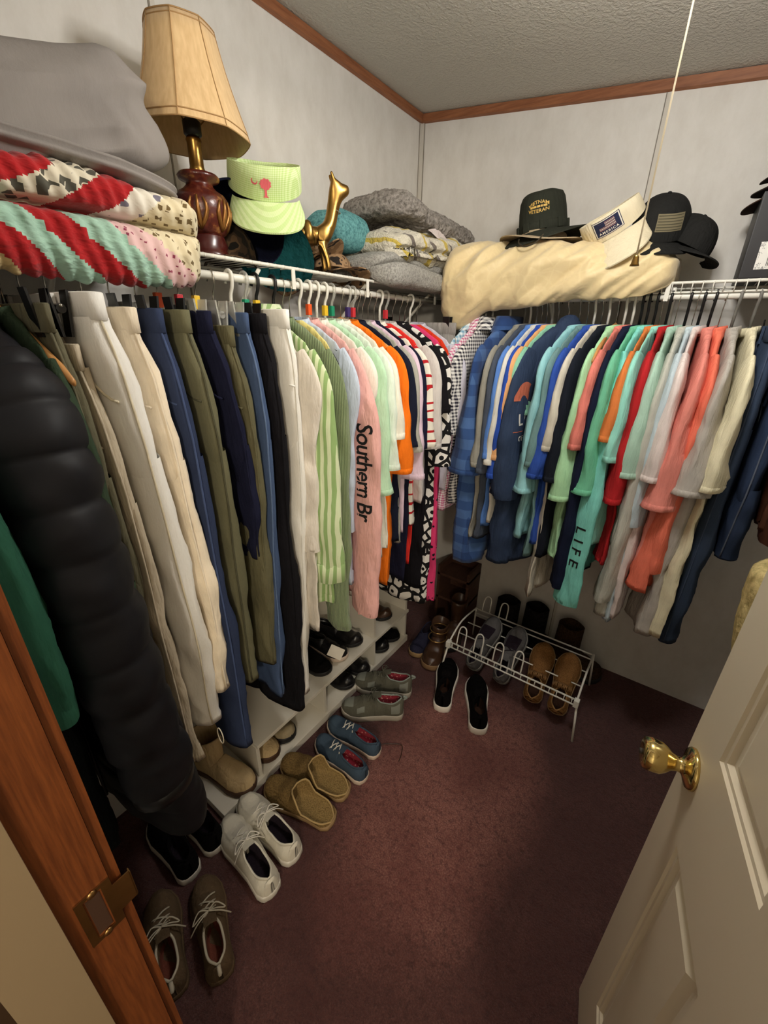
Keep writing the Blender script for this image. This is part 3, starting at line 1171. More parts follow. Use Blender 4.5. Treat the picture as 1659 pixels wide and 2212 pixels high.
# black quilted coat
def puffer():
    (x, y, z), rz = hang('L', -1.785)
    add_hanger('wood', (x, y, z), rz + math.radians(3), 'varnished wooden hanger inside the black quilted coat', group='hangers on the left rod')
    root = thing('quilted_coat', 'long black quilted puffer coat hanging at the left edge', 'coat', (x, y, z - HD), (0, 0, math.radians(3)))
    L = 1.14

    def q(zz):
        return .87 + .13 * abs(math.sin(PI * zz / .088)) ** .4
    rings = []
    n = 40
    for i in range(180):
        zz = L * i / 179
        w = interp([(0, .07), (.02, .12), (.06, .18), (.12, .215), (.3, .225), (L, .245)], zz)
        tt = interp([(0, .03), (.12, .045), (.5, .07), (L, .078)], zz) * q(zz)
        rings.append([(px * (1 + .03 * (q(zz) - 1)), py + .012 * nz((px * 2, 1, zz), 6) + .006 * nz((px, py, zz), 26), pz) for px, py, pz in ring_cloth(w, tt, -zz, n, .0, 0, 1, .045 * zz, .8)])
    b = rings[-1]
    rings.append([(p[0] * .97, p[1] * .9, p[2] + .004) for p in b])
    rings.append([(p[0] * .94, p[1] * .85, p[2] + .05) for p in b])
    MB().loft(rings).build('body', M_NYLON, root)
    for s in (1, -1):
        path = catmull([(.15, 0, -.07), (.20, -.012, -.17), (.225, -.012, -.36), (.235, -.005, -.62), (.235, .01, -.92)], 150)
        rings = []
        for i, p in enumerate(path):
            u = i / 150
            d = (path[min(i + 1, 150)] - path[max(i - 1, 0)]).normalized()
            nr = Vector((-d.z, 0, d.x))
            k = .87 + .13 * abs(math.sin(PI * u * 10.2)) ** .4
            a, bb = interp([(0, .05), (.2, .072), (1, .062)], u) * k, interp([(0, .035), (.2, .068), (1, .066)], u) * k
            rg = []
            for j in range(24):
                an = 2 * PI * j / 24
                v = p + nr * (a * math.cos(an)) + Vector((0, 1, 0)) * (bb * math.sin(an))
                v += Vector((nz(v, 22), nz(v, 20, 3), 0)) * .007
                rg.append((v.x * s, v.y, v.z))
            rings.append(rg if s > 0 else list(reversed(rg)))
        so = MB().loft(rings, True, True).build('sleeve', M_NYLON, root)
        band([Vector(q_) for q_ in rings[-1]], .03, .9).build('cuff', M_PLB, so)
    rings = []
    for f, g in ((0, 1.1), (.03, 1.2), (.06, 1.12), (.065, .95), (.0, .8)):
        rings.append([(.075 * g * math.cos(2 * PI * j / 24), .036 * g * math.sin(2 * PI * j / 24), f - .01) for j in range(24)])
    MB().loft(rings).build('collar', M_NYLON, root)
    MB().tube([(0, -.03 - .045 * i / 20 + .04 * (i / 20), -.02 - (L - .05) * i / 20) for i in range(21)], .004, 6).build('zip', M_PLB, root)


puffer()
T('L', -1.735, 'jacket', 'jacket', 'dark green jacket beside the black coat', fabric(C(52, 66, 50)), label='dark green cotton jacket tucked beside the black quilted coat',
  kind='long', L=.66, sl=.40, hanger='wood', t=.013, amp=.004)
P(-1.716, 'trousers', 'olive brown trousers by the green jacket', fabric(C(106, 102, 82)), label='olive brown trousers half hidden beside the green jacket', L=.98, t=.014, lean=.02, hem=.07, loops=False)
P(-1.690, 'trousers', 'crumpled khaki trousers', fabric(C(196, 184, 162)), label='crumpled pale khaki trousers behind the white jeans', L=.99, t=.016, lean=.03, hanger='clip', waist=.165, dz=-.055, loops=False)
wj = P(-1.653, 'white_jeans', 'cream white jeans', denim(C(250, 242, 222)), label='bright cream white jeans with long narrow legs at the front', L=.985, t=.030, lean=.055, hip=.215, leg=.10, hem=.062, seam_mat=fabric(C(222, 212, 186)), waist=.185, dz=.018, xsh=.012)
MB().tube([(.19 + .012 * math.cos(a / 16 * 2 * PI), .052, -1.003 + .026 * math.sin(a / 16 * 2 * PI)) for a in range(16)], .0014, 5, closed=True).build('hem_loop', fabric(C(226, 216, 192)), wj)
P(-1.598, 'trousers', 'smooth beige trousers', fabric(C(238, 224, 200)), label='smooth beige linen trousers between white jeans and dark jeans', L=.87, t=.025, lean=.045, leg=.105, hem=.095, loops=False)
P(-1.552, 'jeans', 'dark indigo jeans', denim(C(44, 53, 78)), label='long dark indigo jeans beside the beige trousers', L=1.12, t=.021, lean=.03, hem=.09, seam_mat=fabric(C(70, 84, 120)), leg=.10)
P(-1.503, 'cargo_trousers', 'olive cargo trousers with stitched seam', denim(C(96, 94, 72)), label='olive cargo trousers with a puckered side seam', L=.93, t=.024, lean=.035, hem=.075, seam_mat=fabric(C(80, 78, 60)))
P(-1.458, 'trousers', 'folded navy trousers', fabric(C(28, 30, 52)), label='navy trousers folded short between two olive pairs', L=.56, t=.020, lean=.05, hem=.09, leg=.10, loops=False, hanger='clearclip', marker='orange')
P(-1.412, 'trousers', 'olive green trousers by blue jeans', fabric(C(100, 96, 72)), label='olive green trousers hanging beside the blue jeans', L=.90, t=.022, lean=.02, dz=-.025, loops=False, hanger='clearclip', marker='red')
P(-1.372, 'jeans', 'mid blue jeans', denim(C(64, 80, 110)), label='mid blue jeans with patch pocket beside black trousers', L=1.06, t=.017, lean=.0, hem=.08, seam_mat=fabric(C(96, 116, 150)), hanger='clearclip', marker='yellow')
P(-1.328, 'trousers', 'black trousers', fabric(C(24, 23, 27)), label='plain black trousers with rounded legs', L=1.16, t=.026, lean=.0, hem=.095, leg=.105, loops=False)
P(-1.280, 'trousers', 'cream cotton trousers', denim(C(244, 236, 218)), label='cream cotton trousers last in the row of trousers', L=1.15, t=.021, lean=.012, hem=.07, waist=.19, hanger='white', dz=.01)

M1 = C(236, 232, 224)
T('L', -1.238, 'blouse', 'blouse', 'long off white blouse', fabric(C(226, 218, 206)), label='long off white blouse showing under the striped shirt', kind='long', L=.86, sl=.5, hanger='clear', marker='green', t=.012, shoulder=.19, xo=.165)
T('L', -1.205, 'striped_shirt', 'shirt', 'green and white striped shirt', M_GSTRIPE, label='light green and white striped shirt with turned back cuff', kind='shirtlong', L=.80, sl=.61, hanger='black', marker='yellow', t=.013, tw=.25, swing=.02)
sw = T('L', -1.150, 'sweater', 'sweater', 'sage green ribbed sweater', M_RIB, label='sage green ribbed sweater with long sleeves', kind='sweater', L=.80, sl=.82, hanger='black', t=.020, amp=.010, swing=.0)
T('L', -1.118, 'top', 'top', 'pale yellow top', fabric(C(232, 218, 142)), label='pale yellow top just showing behind the sage sweater', kind='bare', L=.70, hanger='velvet', t=.010, shoulder=.19)
T('L', -1.095, 'shirt', 'shirt', 'powder blue shirt', fabric(C(196, 208, 226)), label='powder blue shirt behind the sage sweater', kind='long', L=.78, sl=.5, hanger='velvet', t=.011, xo=.165)
pk = T('L', -1.058, 'sweatshirt', 'shirt', 'pink lettered long sleeve shirt', fabric(C(232, 178, 172)), label='pale pink long sleeve shirt with black lettering down the sleeve', kind='long', L=.84, sl=.80, hanger='white', t=.014, tw=.0, swing=.012, xo=.225, a1=.058, b1=.024)
T('L', -1.022, 'tshirt', 'T-shirt', 'cream long tee', fabric(C(238, 232, 220)), label='long cream tee between the pink shirt and mint tee', kind='tee', L=.88, sl=.26, hanger='white', t=.012, marker='orange', xo=.155, a1=.06)
T('L', -.990, 'tshirt', 'T-shirt', 'mint green tee', fabric(C(188, 224, 190)), label='mint green tee with a wide draped sleeve', kind='tee', L=.70, sl=.40, hanger='white', t=.016, tw=.2, b1=.034)
T('L', -.955, 'tshirt', 'T-shirt', 'white mint tee', fabric(C(224, 236, 222)), label='whitish mint tee next to the mint green tee', kind='tee', L=.74, sl=.33, hanger='white', t=.013, marker='yellow')
T('L', -.925, 'tshirt', 'T-shirt', 'ivory tee', fabric(C(232, 228, 214)), label='ivory tee just left of the orange tee', kind='tee', L=.72, sl=.24, hanger='clear', marker='green', t=.013)
T('L', -.885, 'tshirt', 'T-shirt', 'bright orange tee', fabric(C(246, 122, 30)), label='bright orange tee with drooping sleeve', kind='tee', L=.88, sl=.36, hanger='wood', t=.015, tw=.3, b1=.036)
T('L', -.850, 'tshirt', 'T-shirt', 'dark navy tee', fabric(C(26, 30, 46)), label='dark navy tee to the right of the orange tee', kind='tee', L=.72, sl=.28, hanger='clear', marker='purple', t=.011)
T('L', -.825, 'tshirt', 'T-shirt', 'light grey tee', fabric(C(172, 170, 160)), label='light grey tee between two navy tops', kind='tee', L=.74, sl=.30, hanger='clear', marker='red', t=.011)
T('L', -.800, 'tshirt', 'T-shirt', 'lilac tee', fabric(C(220, 196, 212)), label='lilac tee with its sleeve below the orange tee', kind='tee', L=.70, sl=.40, hanger='wire', t=.011)
T('L', -.775, 'blouse', 'top', 'navy sheer top', fabric(C(28, 28, 48)), label='navy top beside the red streaked tee', kind='tee', L=.92, sl=.30, hanger='wire', t=.012)
T('L', -.745, 'tshirt', 'T-shirt', 'white tee with red streaks', M_ZEBRA, label='white tee printed with red streaks', kind='tee', L=.70, sl=.30, hanger='wire', t=.014, tw=.15, b1=.03)
T('L', -.712, 'dress', 'top', 'scarlet top', fabric(C(222, 52, 44)), label='long scarlet top hanging below the streaked tee', kind='bare', L=.88, hanger='wire', t=.012, wb=.19, wh=.20)
T('L', -.680, 'tshirt', 'T-shirt', 'pale grey tee', fabric(C(206, 200, 196)), label='pale grey tee with soft rounded shoulder', kind='tee', L=.62, sl=.32, hanger='white', t=.015, b1=.032)
T('L', -.645, 'blouse', 'blouse', 'plain black blouse', fabric(C(22, 20, 24)), label='plain black long blouse beside the printed dress', kind='tee', L=1.02, sl=.2, hanger='clear', marker='red', t=.016)
T('L', -.600, 'dress', 'dress', 'black and white printed dress', M_BWPRINT, label='black dress printed with white shapes', kind='tee', L=1.14, sl=.40, hanger='wire', t=.018, b1=.03)
T('L', -.555, 'tunic', 'top', 'pink spotted tunic', M_PINKDOT, label='hot pink tunic with small dark spots near the corner', kind='bare', L=1.16, hanger='wire', t=.014, wb=.21, wh=.225)
T('L', -.520, 'skirt', 'skirt', 'red orange skirt', fabric(C(214, 62, 36)), label='red orange flared skirt hem low beside the shoe shelf', kind='bare', L=1.10, hanger='wire', t=.016, wb=.15, wh=.19)
T('L', -.485, 'shirt', 'shirt', 'grey lilac shirt', fabric(C(200, 198, 212)), label='pale grey lilac shirt in the corner end of the left rod', kind='tee', L=.62, sl=.3, hanger='white', t=.013)
P(-.435, 'trousers', 'grey corner trousers', fabric(C(150, 146, 142)), label='pale grey trousers clipped in the room corner', L=.72, t=.018, hanger='clip', loops=False)

# ---- back rod, from the corner to the right
BR = dict(rot=0)
T('B', 0.480, 'shirt', 'shirt', 'blue checked shirt', M_GING_B, label='light blue checked shirt at the corner end of the back rod', kind='shirt', L=.70, sl=.34, hanger='white', t=.014, rot=-7)
T('B', 0.512, 'shirt', 'shirt', 'pink gingham shirt', M_GING_P, label='pink and white gingham shirt in the corner', kind='shirt', L=.72, sl=.36, hanger='white', t=.014, rot=-7)
T('B', 0.540, 'shirt', 'shirt', 'black and white gingham shirt', M_GING_K, label='small black and white gingham shirt beside the blue plaid shirt', kind='shirt', L=.68, sl=.3, hanger='white', t=.012, rot=-7)
T('B', 0.610, 'plaid_shirt', 'shirt', 'blue plaid shirt', M_PLAIDB, label='long deep blue plaid flannel shirt', kind='shirt', L=.94, sl=.44, hanger='white', t=.028, amp=.014, tw=.35, b1=.055, a1=.08, tb=1.7, rot=-6)
T('B', 0.666, 'tshirt', 'T-shirt', 'stone grey tee', fabric(C(150, 148, 138)), label='stone grey tee right of the blue plaid shirt', kind='tee', L=.80, sl=.40, hanger='grey', t=.012, rot=-7)
T('B', 0.687, 'tshirt', 'T-shirt', 'charcoal slate tee', fabric(C(74, 82, 96)), label='charcoal slate tee on a white hanger', kind='tee', L=.80, sl=.42, hanger='white', t=.013, rot=-7, tb=1.4)
T('B', 0.710, 'tshirt', 'T-shirt', 'sky blue tee', fabric(C(92, 134, 206)), label='sky blue tee behind the white tee', kind='tee', L=.74, sl=.36, hanger='grey', t=.011, rot=-7)
T('B', 0.728, 'tshirt', 'T-shirt', 'off white tee', fabric(C(222, 220, 210)), label='off white tee with its sleeve end showing', kind='tee', L=.72, sl=.38, hanger='wire', t=.011, rot=-7)
T('B', 0.746, 'tshirt', 'T-shirt', 'cobalt tee', fabric(C(48, 82, 176)), label='cobalt blue tee beside the peach tee', kind='tee', L=.74, sl=.43, hanger='wire', t=.011, rot=-7)
T('B', 0.766, 'tshirt', 'T-shirt', 'peach tee', fabric(C(232, 176, 122)), label='peach coloured tee with wide collar', kind='tee', L=.70, sl=.36, hanger='clear', t=.012, rot=-10)
T('B', 0.786, 'tshirt', 'T-shirt', 'seafoam tee', fabric(C(146, 206, 176)), label='narrow seafoam tee next to the peach tee', kind='tee', L=.66, sl=.20, xo=.16, a1=.06, hanger='wire', t=.010, rot=-12)
nv = T('B', 0.820, 'hoodie', 'hoodie', 'slate navy hoodie', fabric(C(52, 66, 92)), label='slate navy hooded tee with a printed chest', kind='hood', L=.88, sl=.50, hanger='wire', t=.028, b1=.042, a1=.07, xo=.215, wb=.225, wh=.24, tw=.2, tb=1.6, rot=-19)
T('B', 0.857, 'tshirt', 'T-shirt', 'pale aqua tee', fabric(C(150, 206, 212)), label='pale aqua tee right of the slate hoodie', kind='tee', L=.74, sl=.46, hanger='wire', t=.015, b1=.03, rot=-9)
T('B', 0.883, 'tshirt', 'T-shirt', 'dusty teal tee', fabric(C(112, 146, 146)), label='dusty teal tee with a ragged lower hem', kind='tee', L=.82, sl=.36, hanger='wire', t=.012, rot=-9, tb=1.5)
T('B', 0.905, 'tshirt', 'T-shirt', 'royal blue tee', fabric(C(52, 84, 170)), label='royal blue tee with a long wide sleeve', kind='tee', L=.76, sl=.40, hanger='white', t=.014, b1=.032, rot=-9)
T('B', 0.928, 'tshirt', 'T-shirt', 'oatmeal tee', fabric(C(212, 206, 190)), label='oatmeal tee between royal blue and black tees', kind='tee', L=.98, sl=.30, hanger='wire', t=.011, rot=-9)
T('B', 0.949, 'tshirt', 'T-shirt', 'black polo', fabric(C(28, 32, 42)), label='blackish polo under the curved white hanger', kind='tee', L=.80, sl=.40, hanger='white', t=.014, b1=.03, rot=-9)
T('B', 0.974, 'tshirt', 'T-shirt', 'pale lime tee', fabric(C(176, 226, 178)), label='pale lime green tee with a long front sleeve', kind='tee', L=.78, sl=.46, hanger='wood', t=.015, b1=.03, rot=-5)
T('B', 0.997, 'tshirt', 'T-shirt', 'coral and white tee', fabric(C(226, 130, 118)), label='coral tee edge beside the long navy shirt', kind='tee', L=.66, sl=.28, hanger='white', t=.010, rot=-5)
T('B', 1.020, 'long_sleeve_shirt', 'shirt', 'long navy shirt', fabric(C(26, 32, 54)), label='very long dark navy shirt with long sleeves', kind='long', L=.90, sl=.80, hanger='white', t=.018, xo=.205, rot=-5, tb=1.6)
T('B', 1.042, 'tshirt', 'T-shirt', 'jade tee', fabric(C(112, 190, 154)), label='jade green tee with a crumpled sleeve end', kind='tee', L=.82, sl=.42, hanger='black', t=.013, b1=.036, rot=-5)
aq = T('B', 1.060, 'long_sleeve_shirt', 'shirt', 'aqua lettered long sleeve shirt', fabric(C(132, 216, 204)), label='aqua long sleeve shirt with black lettering on its sleeve', kind='long', L=.84, sl=.86, hanger='black', t=.014, xo=.215, tw=1.15, a1=.05, b1=.026, rot=-5)
T('B', 1.081, 'tshirt', 'T-shirt', 'rust orange tee', fabric(C(216, 124, 66)), label='rust orange tee wedged beside the aqua shirt', kind='tee', L=.66, sl=.24, hanger='black', t=.010, rot=-5)
T('B', 1.097, 'tshirt', 'T-shirt', 'light aqua tee', fabric(C(150, 218, 202)), label='light aqua tee left of the red tee', kind='tee', L=.70, sl=.30, hanger='velvet', t=.010, rot=-5)
T('B', 1.115, 'tshirt', 'T-shirt', 'red tee', fabric(C(180, 40, 44)), label='narrow bright red tee among the green tees', kind='tee', L=.76, sl=.43, hanger='black', t=.012, rot=-1)
T('B', 1.138, 'tshirt', 'T-shirt', 'pale sage tee', fabric(C(172, 206, 188)), label='pale sage tee with one wide sleeve', kind='tee', L=.76, sl=.34, hanger='velvet', t=.014, b1=.034, rot=-1, tb=1.5)
T('B', 1.165, 'long_sleeve_shirt', 'shirt', 'light grey long sleeve shirt', fabric(C(190, 190, 180)), label='light grey long sleeve shirt with flared hem', kind='long', L=.96, sl=.80, hanger='black', t=.017, xo=.20, rot=-1, tb=1.7)
T('B', 1.184, 'tshirt', 'T-shirt', 'icy blue shirt', fabric(C(190, 206, 214)), label='icy blue shirt behind the salmon tee', kind='long', L=.98, sl=.5, hanger='velvet', t=.012, rot=-1)
T('B', 1.199, 'tshirt', 'T-shirt', 'blush white tee', fabric(C(226, 212, 208)), label='blush white tee pressed against the salmon tee', kind='tee', L=.96, sl=.34, hanger='black', t=.012, rot=-1)
T('B', 1.225, 'tshirt', 'T-shirt', 'salmon pink tee', fabric(C(228, 140, 128)), label='salmon pink tee with a bright coral lining below', kind='tee', L=.78, sl=.42, hanger='black', t=.018, b1=.04, tw=-.2, rot=5)
T('B', 1.250, 'shirt', 'shirt', 'coral crumpled shirt', fabric(C(236, 122, 98)), label='crumpled coral shirt tail hanging under the salmon tee', kind='long', L=.80, sl=.64, hanger='velvet', t=.020, amp=.016, xo=.19, rot=5, tb=1.6, shoulder=.15, wb=.215, wh=.24)
T('B', 1.282, 'tshirt', 'T-shirt', 'heather grey tee', fabric(C(180, 174, 166), weave=400), label='heather grey tee near the right end of the rod', kind='tee', L=.98, sl=.36, hanger='grey', t=.020, b1=.045, tw=-.3, amp=.012, rot=5, tb=1.5)
T('B', 1.325, 'tshirt', 'T-shirt', 'buttercream tee', fabric(C(230, 222, 190)), label='buttercream tee beside the dark jeans', kind='tee', L=.96, sl=.34, hanger='grey', t=.016, b1=.03, amp=.012, rot=5, tb=1.6)
P(1.375, 'jeans', 'dark slate jeans on the back rod', denim(C(52, 64, 84)), label='long dark slate jeans right of the buttercream tee', side='B', L=1.02, t=.024, hanger='clip', seam_mat=fabric(C(70, 82, 104)))
P(1.435, 'jeans', 'faded indigo jeans behind the door', denim(C(44, 56, 80)), label='faded indigo jeans on a wooden hanger above the door', side='B', L=.50, t=.026, hanger='wood', seam_mat=fabric(C(96, 104, 120)), dz=-.16)
T('B', 1.500, 'leather_jacket', 'jacket', 'brown leather jacket', plain('brown_leather', C(74, 44, 32), .4, 0, .4, .3, 70, .15), label='dark brown leather jacket at the far right of the rod', kind='long', L=.52, sl=.46, hanger='dwood', t=.03, rot=5)
T('B', 1.580, 'sweatshirt', 'shirt', 'dark grey sweatshirt', fabric(C(92, 90, 88)), label='dark grey sweatshirt behind the open door', kind='long', L=.56, sl=.5, hanger='black', t=.03, rot=5)

# lettering on the sleeves and the printed chest
M_INK = plain('black_print', C(20, 18, 20), .8)
M_WINK = plain('white_print', C(226, 224, 216), .8)
M_PRINTR = fabric(C(206, 116, 92))


def lettering(g, part, words, size, origin, ux, uy, ray, mat, parent, spacing=1.0, fx=1.0):
    vs, fs = text_mesh(words, size, fx, spacing)
    return project(vs, fs, g[part], origin, ux, uy, ray, 'lettering', mat, parent)


lettering(pk, 'sleeve', 'Southern Br', .064, (.408, -.24, -.40), (0.0, 0, -1), (.8, .6, 0), (-.6, .8, 0), M_INK, pk['so'], .92)
lettering(aq, 'sleeve', 'LIFE', .046, (.515, .04, -.70), (0.0, 0, -1), (.13, 1, 0), (-1, -.13, 0), M_INK, aq['so'], 1.7, 1.25)
lettering(nv, 'sleeve', 'LI', .055, (.215, .3, -.30), (-1, 0, 0), (0, 0, 1), (0, -1, 0), M_WINK, nv['so'], 1.2)
lettering(nv, 'sleeve', 'OF', .026, (.215, .3, -.365), (-1, 0, 0), (0, 0, 1), (0, -1, 0), M_WINK, nv['so'], 1.2)
fan = [(.050 * math.cos(PI * i / 14) * (1 + .08 * math.sin(5 * i)), .062 * math.sin(PI * i / 14)) for i in range(15)]
fan2 = [(x * .5, y * .5) for x, y in fan]
project(fan + fan2, [(i, i + 1, 16 + i, 15 + i) for i in range(14)] + [(15, 16 + i, 17 + i) for i in range(13)], nv['sleeve'], (.205, .3, -.235), (-1, 0, 0), (0, 0, 1), (0, -1, 0), 'shell_print', M_PRINTR, nv['so'])
gv, gf = [(-.05 + .01 * i, s_) for s_ in (-.0012, .0012) for i in range(11)], [(i, i + 1, 12 + i, 11 + i) for i in range(10)]
project(gv, gf, nv['sleeve'], (.21, .3, -.338), (-1, 0, 0), (0, 0, 1), (0, -1, 0), 'print_line', M_PRINTR, nv['so'])
# ------------------------------------------------------------------ things on the shelves
def soft_block(c, r, e=(.35, .35), seed=0.0, amp=.008, seg=64, rows=36, grooves=(), fold=(0, 0, 0), sag=0.0):
    """a stuffed or folded soft shape: superellipsoid with creases"""
    rings = []
    for i in range(rows + 1):
        t = -PI / 2 + PI * i / rows
        t = max(min(t, PI / 2 - .02), -PI / 2 + .02)
        rg = []
        for k in range(seg):
            a = 2 * PI * k / seg
            x = r[0] * sp(math.cos(t), e[0]) * sp(math.cos(a), e[1])
            y = r[1] * sp(math.cos(t), e[0]) * sp(math.sin(a), e[1])
            z = r[2] * sp(math.sin(t), e[0] * 1.6)
            p = Vector((x, y, z))
            g = 1.0
            for zg, dep, wd in grooves:
                g -= dep * math.exp(-((z - zg) / wd) ** 2)
            p.x *= g
            p.y *= g
            q = Vector((p.x, p.y, p.z))
            rid = 1 - 2.2 * abs(noise.noise(Vector((q.x * 9 + q.z * 14 + seed, q.y * 7 - q.z * 9, q.z * 6 + seed))))
            d = amp * (.8 * noise.noise(q * 9 + Vector((seed, 0, 0))) + .55 * rid)
            p += p.normalized() * d
            p.z -= sag * (p.y / r[1]) ** 2
            rg.append((c[0] + p.x, c[1] + p.y, c[2] + p.z))
        rings.append(rg)
    return MB().loft(rings, True, True)


def smooth_closed(pts, n):
    m = len(pts)
    out = []
    for i in range(n):
        t = i / n * m
        k = int(t)
        u = t - k
        p0, p1, p2, p3 = [Vector(pts[(k + j) % m] + (0,)) for j in (-1, 0, 1, 2)]
        q = 0.5 * ((2 * p1) + (p2 - p0) * u + (2 * p0 - 5 * p1 + 4 * p2 - p3) * u * u + (3 * p1 - p0 - 3 * p2 + p3) * u ** 3)
        out.append((q.x, q.y))
    return out


# grey comforter and grey folded blanket on the patchwork quilt
M_GREYC = fabric(C(142, 136, 132), .06, 700, .12, .75)
g1 = soft_block((.185, -1.64, 1.888), (.165, .232, .086), (.30, .32), 2.0, .024, 96, 64)
g1.warp(lambda p: Vector((p.x - .03 * max(0, (p.z - 1.90) / .1), p.y, p.z - .30 * max(0, -1.50 - p.y))))
def dents(p):
    d = 0.0
    for c0, dep, wd in ((-1.585, .026, .016), (-1.535, .016, .012), (-1.68, .022, .018), (-1.475, .010, .010)):
        a = p.y + .75 * (p.z - 1.86) - c0
        d += dep * math.exp(-(a / wd) ** 2) * max(0.0, 1 - abs(p.z - 1.875) / .075)
    return Vector((p.x - (d if p.x > .2 else 0), p.y, p.z - .4 * d))


g1.warp(dents)
tag(g1.build('comforter', M_GREYC), 'plump grey comforter heaped on top of the patchwork quilt', 'comforter')
g2 = soft_block((.195, -1.61, 1.796), (.185, .215, .018), (.5, .35), 5.0, .006, 80, 20, ((0, .06, .004),))
g2.warp(lambda p: Vector((p.x, p.y, p.z - .020 * max(0, (p.y + 1.55) / .17))))
tag(g2.build('blanket', M_GREYC), 'thin grey folded blanket between comforter and patchwork quilt', 'blanket')

# patchwork quilt: folded section swept along the shelf, patches as separate cloths
def print_mat(name, base, ink, scale, thr, kind='F1'):
    t = NT(name)
    vo = t.n('ShaderNodeTexVoronoi', feature=kind, distance='CHEBYCHEV')
    vo.inputs['Scale'].default_value = scale
    t.l(t.coord((1, 1, 1), (.4, .3, .5)), vo.inputs['Vector'])
    f = t.math('LESS_THAN', vo.outputs['Distance'], thr)
    q = t.bump(t.noise(t.coord((60, 14, 30), (0, .5, .4)), 1, 3), .6, .006)
    return t.out(t.mix(f, base, ink), .95, q, 0, .1, .1)


def quilted(c):
    k = key('quilted', c)
    if k not in MATS:
        t = NT('quilted_cloth')
        n = t.noise(t.coord((26, 26, 60), (.5, .4, 0)), 1, 3)
        MATS[k] = t.out(t.ramp(n, [(.3, mul(c, .85)), (.7, mul(c, 1.1))]), .9, t.bump(n, .8, .01), 0, .15, .15)
    return MATS[k]


QM = [quilted(C(178, 30, 34)), quilted(C(168, 206, 186)), quilted(C(222, 226, 206)), print_mat('square_print', C(226, 218, 196), C(90, 88, 78), 46, .30),
      print_mat('diamond_print', C(232, 226, 212), C(120, 116, 130), 30, .18), print_mat('floral_print', C(220, 208, 176), C(110, 92, 60), 70, .25),
      quilted(C(222, 194, 138)), print_mat('calico_print', C(226, 190, 188), C(150, 70, 90), 90, .2), print_mat('dark_plaid', C(104, 88, 86), C(60, 52, 58), 60, .3)]
sec = [(.03, 1.700), (.16, 1.699), (.29, 1.699), (.318, 1.676), (.326, 1.640), (.352, 1.630), (.376, 1.650), (.384, 1.682), (.375, 1.706),
       (.336, 1.716), (.376, 1.724), (.388, 1.744), (.376, 1.768), (.31, 1.777), (.18, 1.774), (.04, 1.770)]
SN = 120
secs = smooth_closed(sec, SN)
cx = sum(p[0] for p in secs) / SN
cz = sum(p[1] for p in secs) / SN
QY = 170
rings = []
for i in range(QY + 1):
    u = i / QY
    y = -1.80 + .415 * u
    e = 1.0
    if u > .90:
        e = math.sqrt(max(.02, 1 - ((u - .90) / .10) ** 2))
    if u < .08:
        e = math.sqrt(max(.02, 1 - ((.08 - u) / .08) ** 2))
    rg = []
    for (x, z) in secs:
        px, pz = cx + (x - cx) * (.25 + .75 * e), cz + (z - cz) * (.4 + .6 * e)
        q = Vector((px, y, pz))
        d = .010 * noise.noise(q * 9) + .006 * (1 - 2 * abs(noise.noise(q * 16 + Vector((3, 0, 0))))) + .0028 * math.sin(260 * (q.y + .4 * q.z)) * (1 if px > .3 else 0)
        if px < .325 and pz < 1.71:
            d = 0
        v = Vector((px - cx, 0, pz - cz)).normalized()
        q += v * d
        # the lower layer sags more towards the middle
        if px > .32 and pz < 1.69:
            q.z -= .012 * math.sin(PI * u) - .012 * (u > .0) * 0
        # whole fold drops towards the right end
        q.z -= max(0, .012 * (u - .75) / .25) if pz > 1.716 else 0
        rg.append(q)
    rings.append(rg)
m = MB()
m.loft(rings, True, True)
m.mi = []
for f in m.f:
    c = sum((Vector(m.v[i]) for i in f), Vector()) / len(f)
    wv = .05 * noise.noise(c * 12)
    if c.z > 1.716:
        d = (c.y + 1.80) / .41 - (c.z - 1.745) * 3.6 + .25 * (.38 - c.x) + wv
        idx = [2, 0, 3, 0, 4, 5][max(0, min(5, int((d + .02) * 6.2)))]
        if c.z < 1.728:
            idx = [8, 2, 3, 0, 4, 5][max(0, min(5, int((d + .02) * 6.2)))]
    else:
        d = (c.y + 1.80) / .41 + (c.z - 1.66) * 3.2 + wv
        idx = [6, 0, 1, 0, 1, 7, 5][max(0, min(6, int((d + .06) * 6.6)))]
    m.mi.append(idx)
tag(m.build('patchwork_quilt', QM), 'folded patchwork quilt in red, mint and printed patches hanging over the shelf', 'quilt')

# ---- table lamp
def lamp_base_mat():
    t = NT('oxblood_and_gilt')
    n = t.noise(t.coord((1, 1, 1)), 45, 4, .7)
    c = t.ramp(n, [(.42, C(70, 22, 18)), (.56, C(96, 40, 24)), (.68, C(150, 104, 50))])
    return t.out(c, .28, t.bump(n, .4, .003), 0, .6)


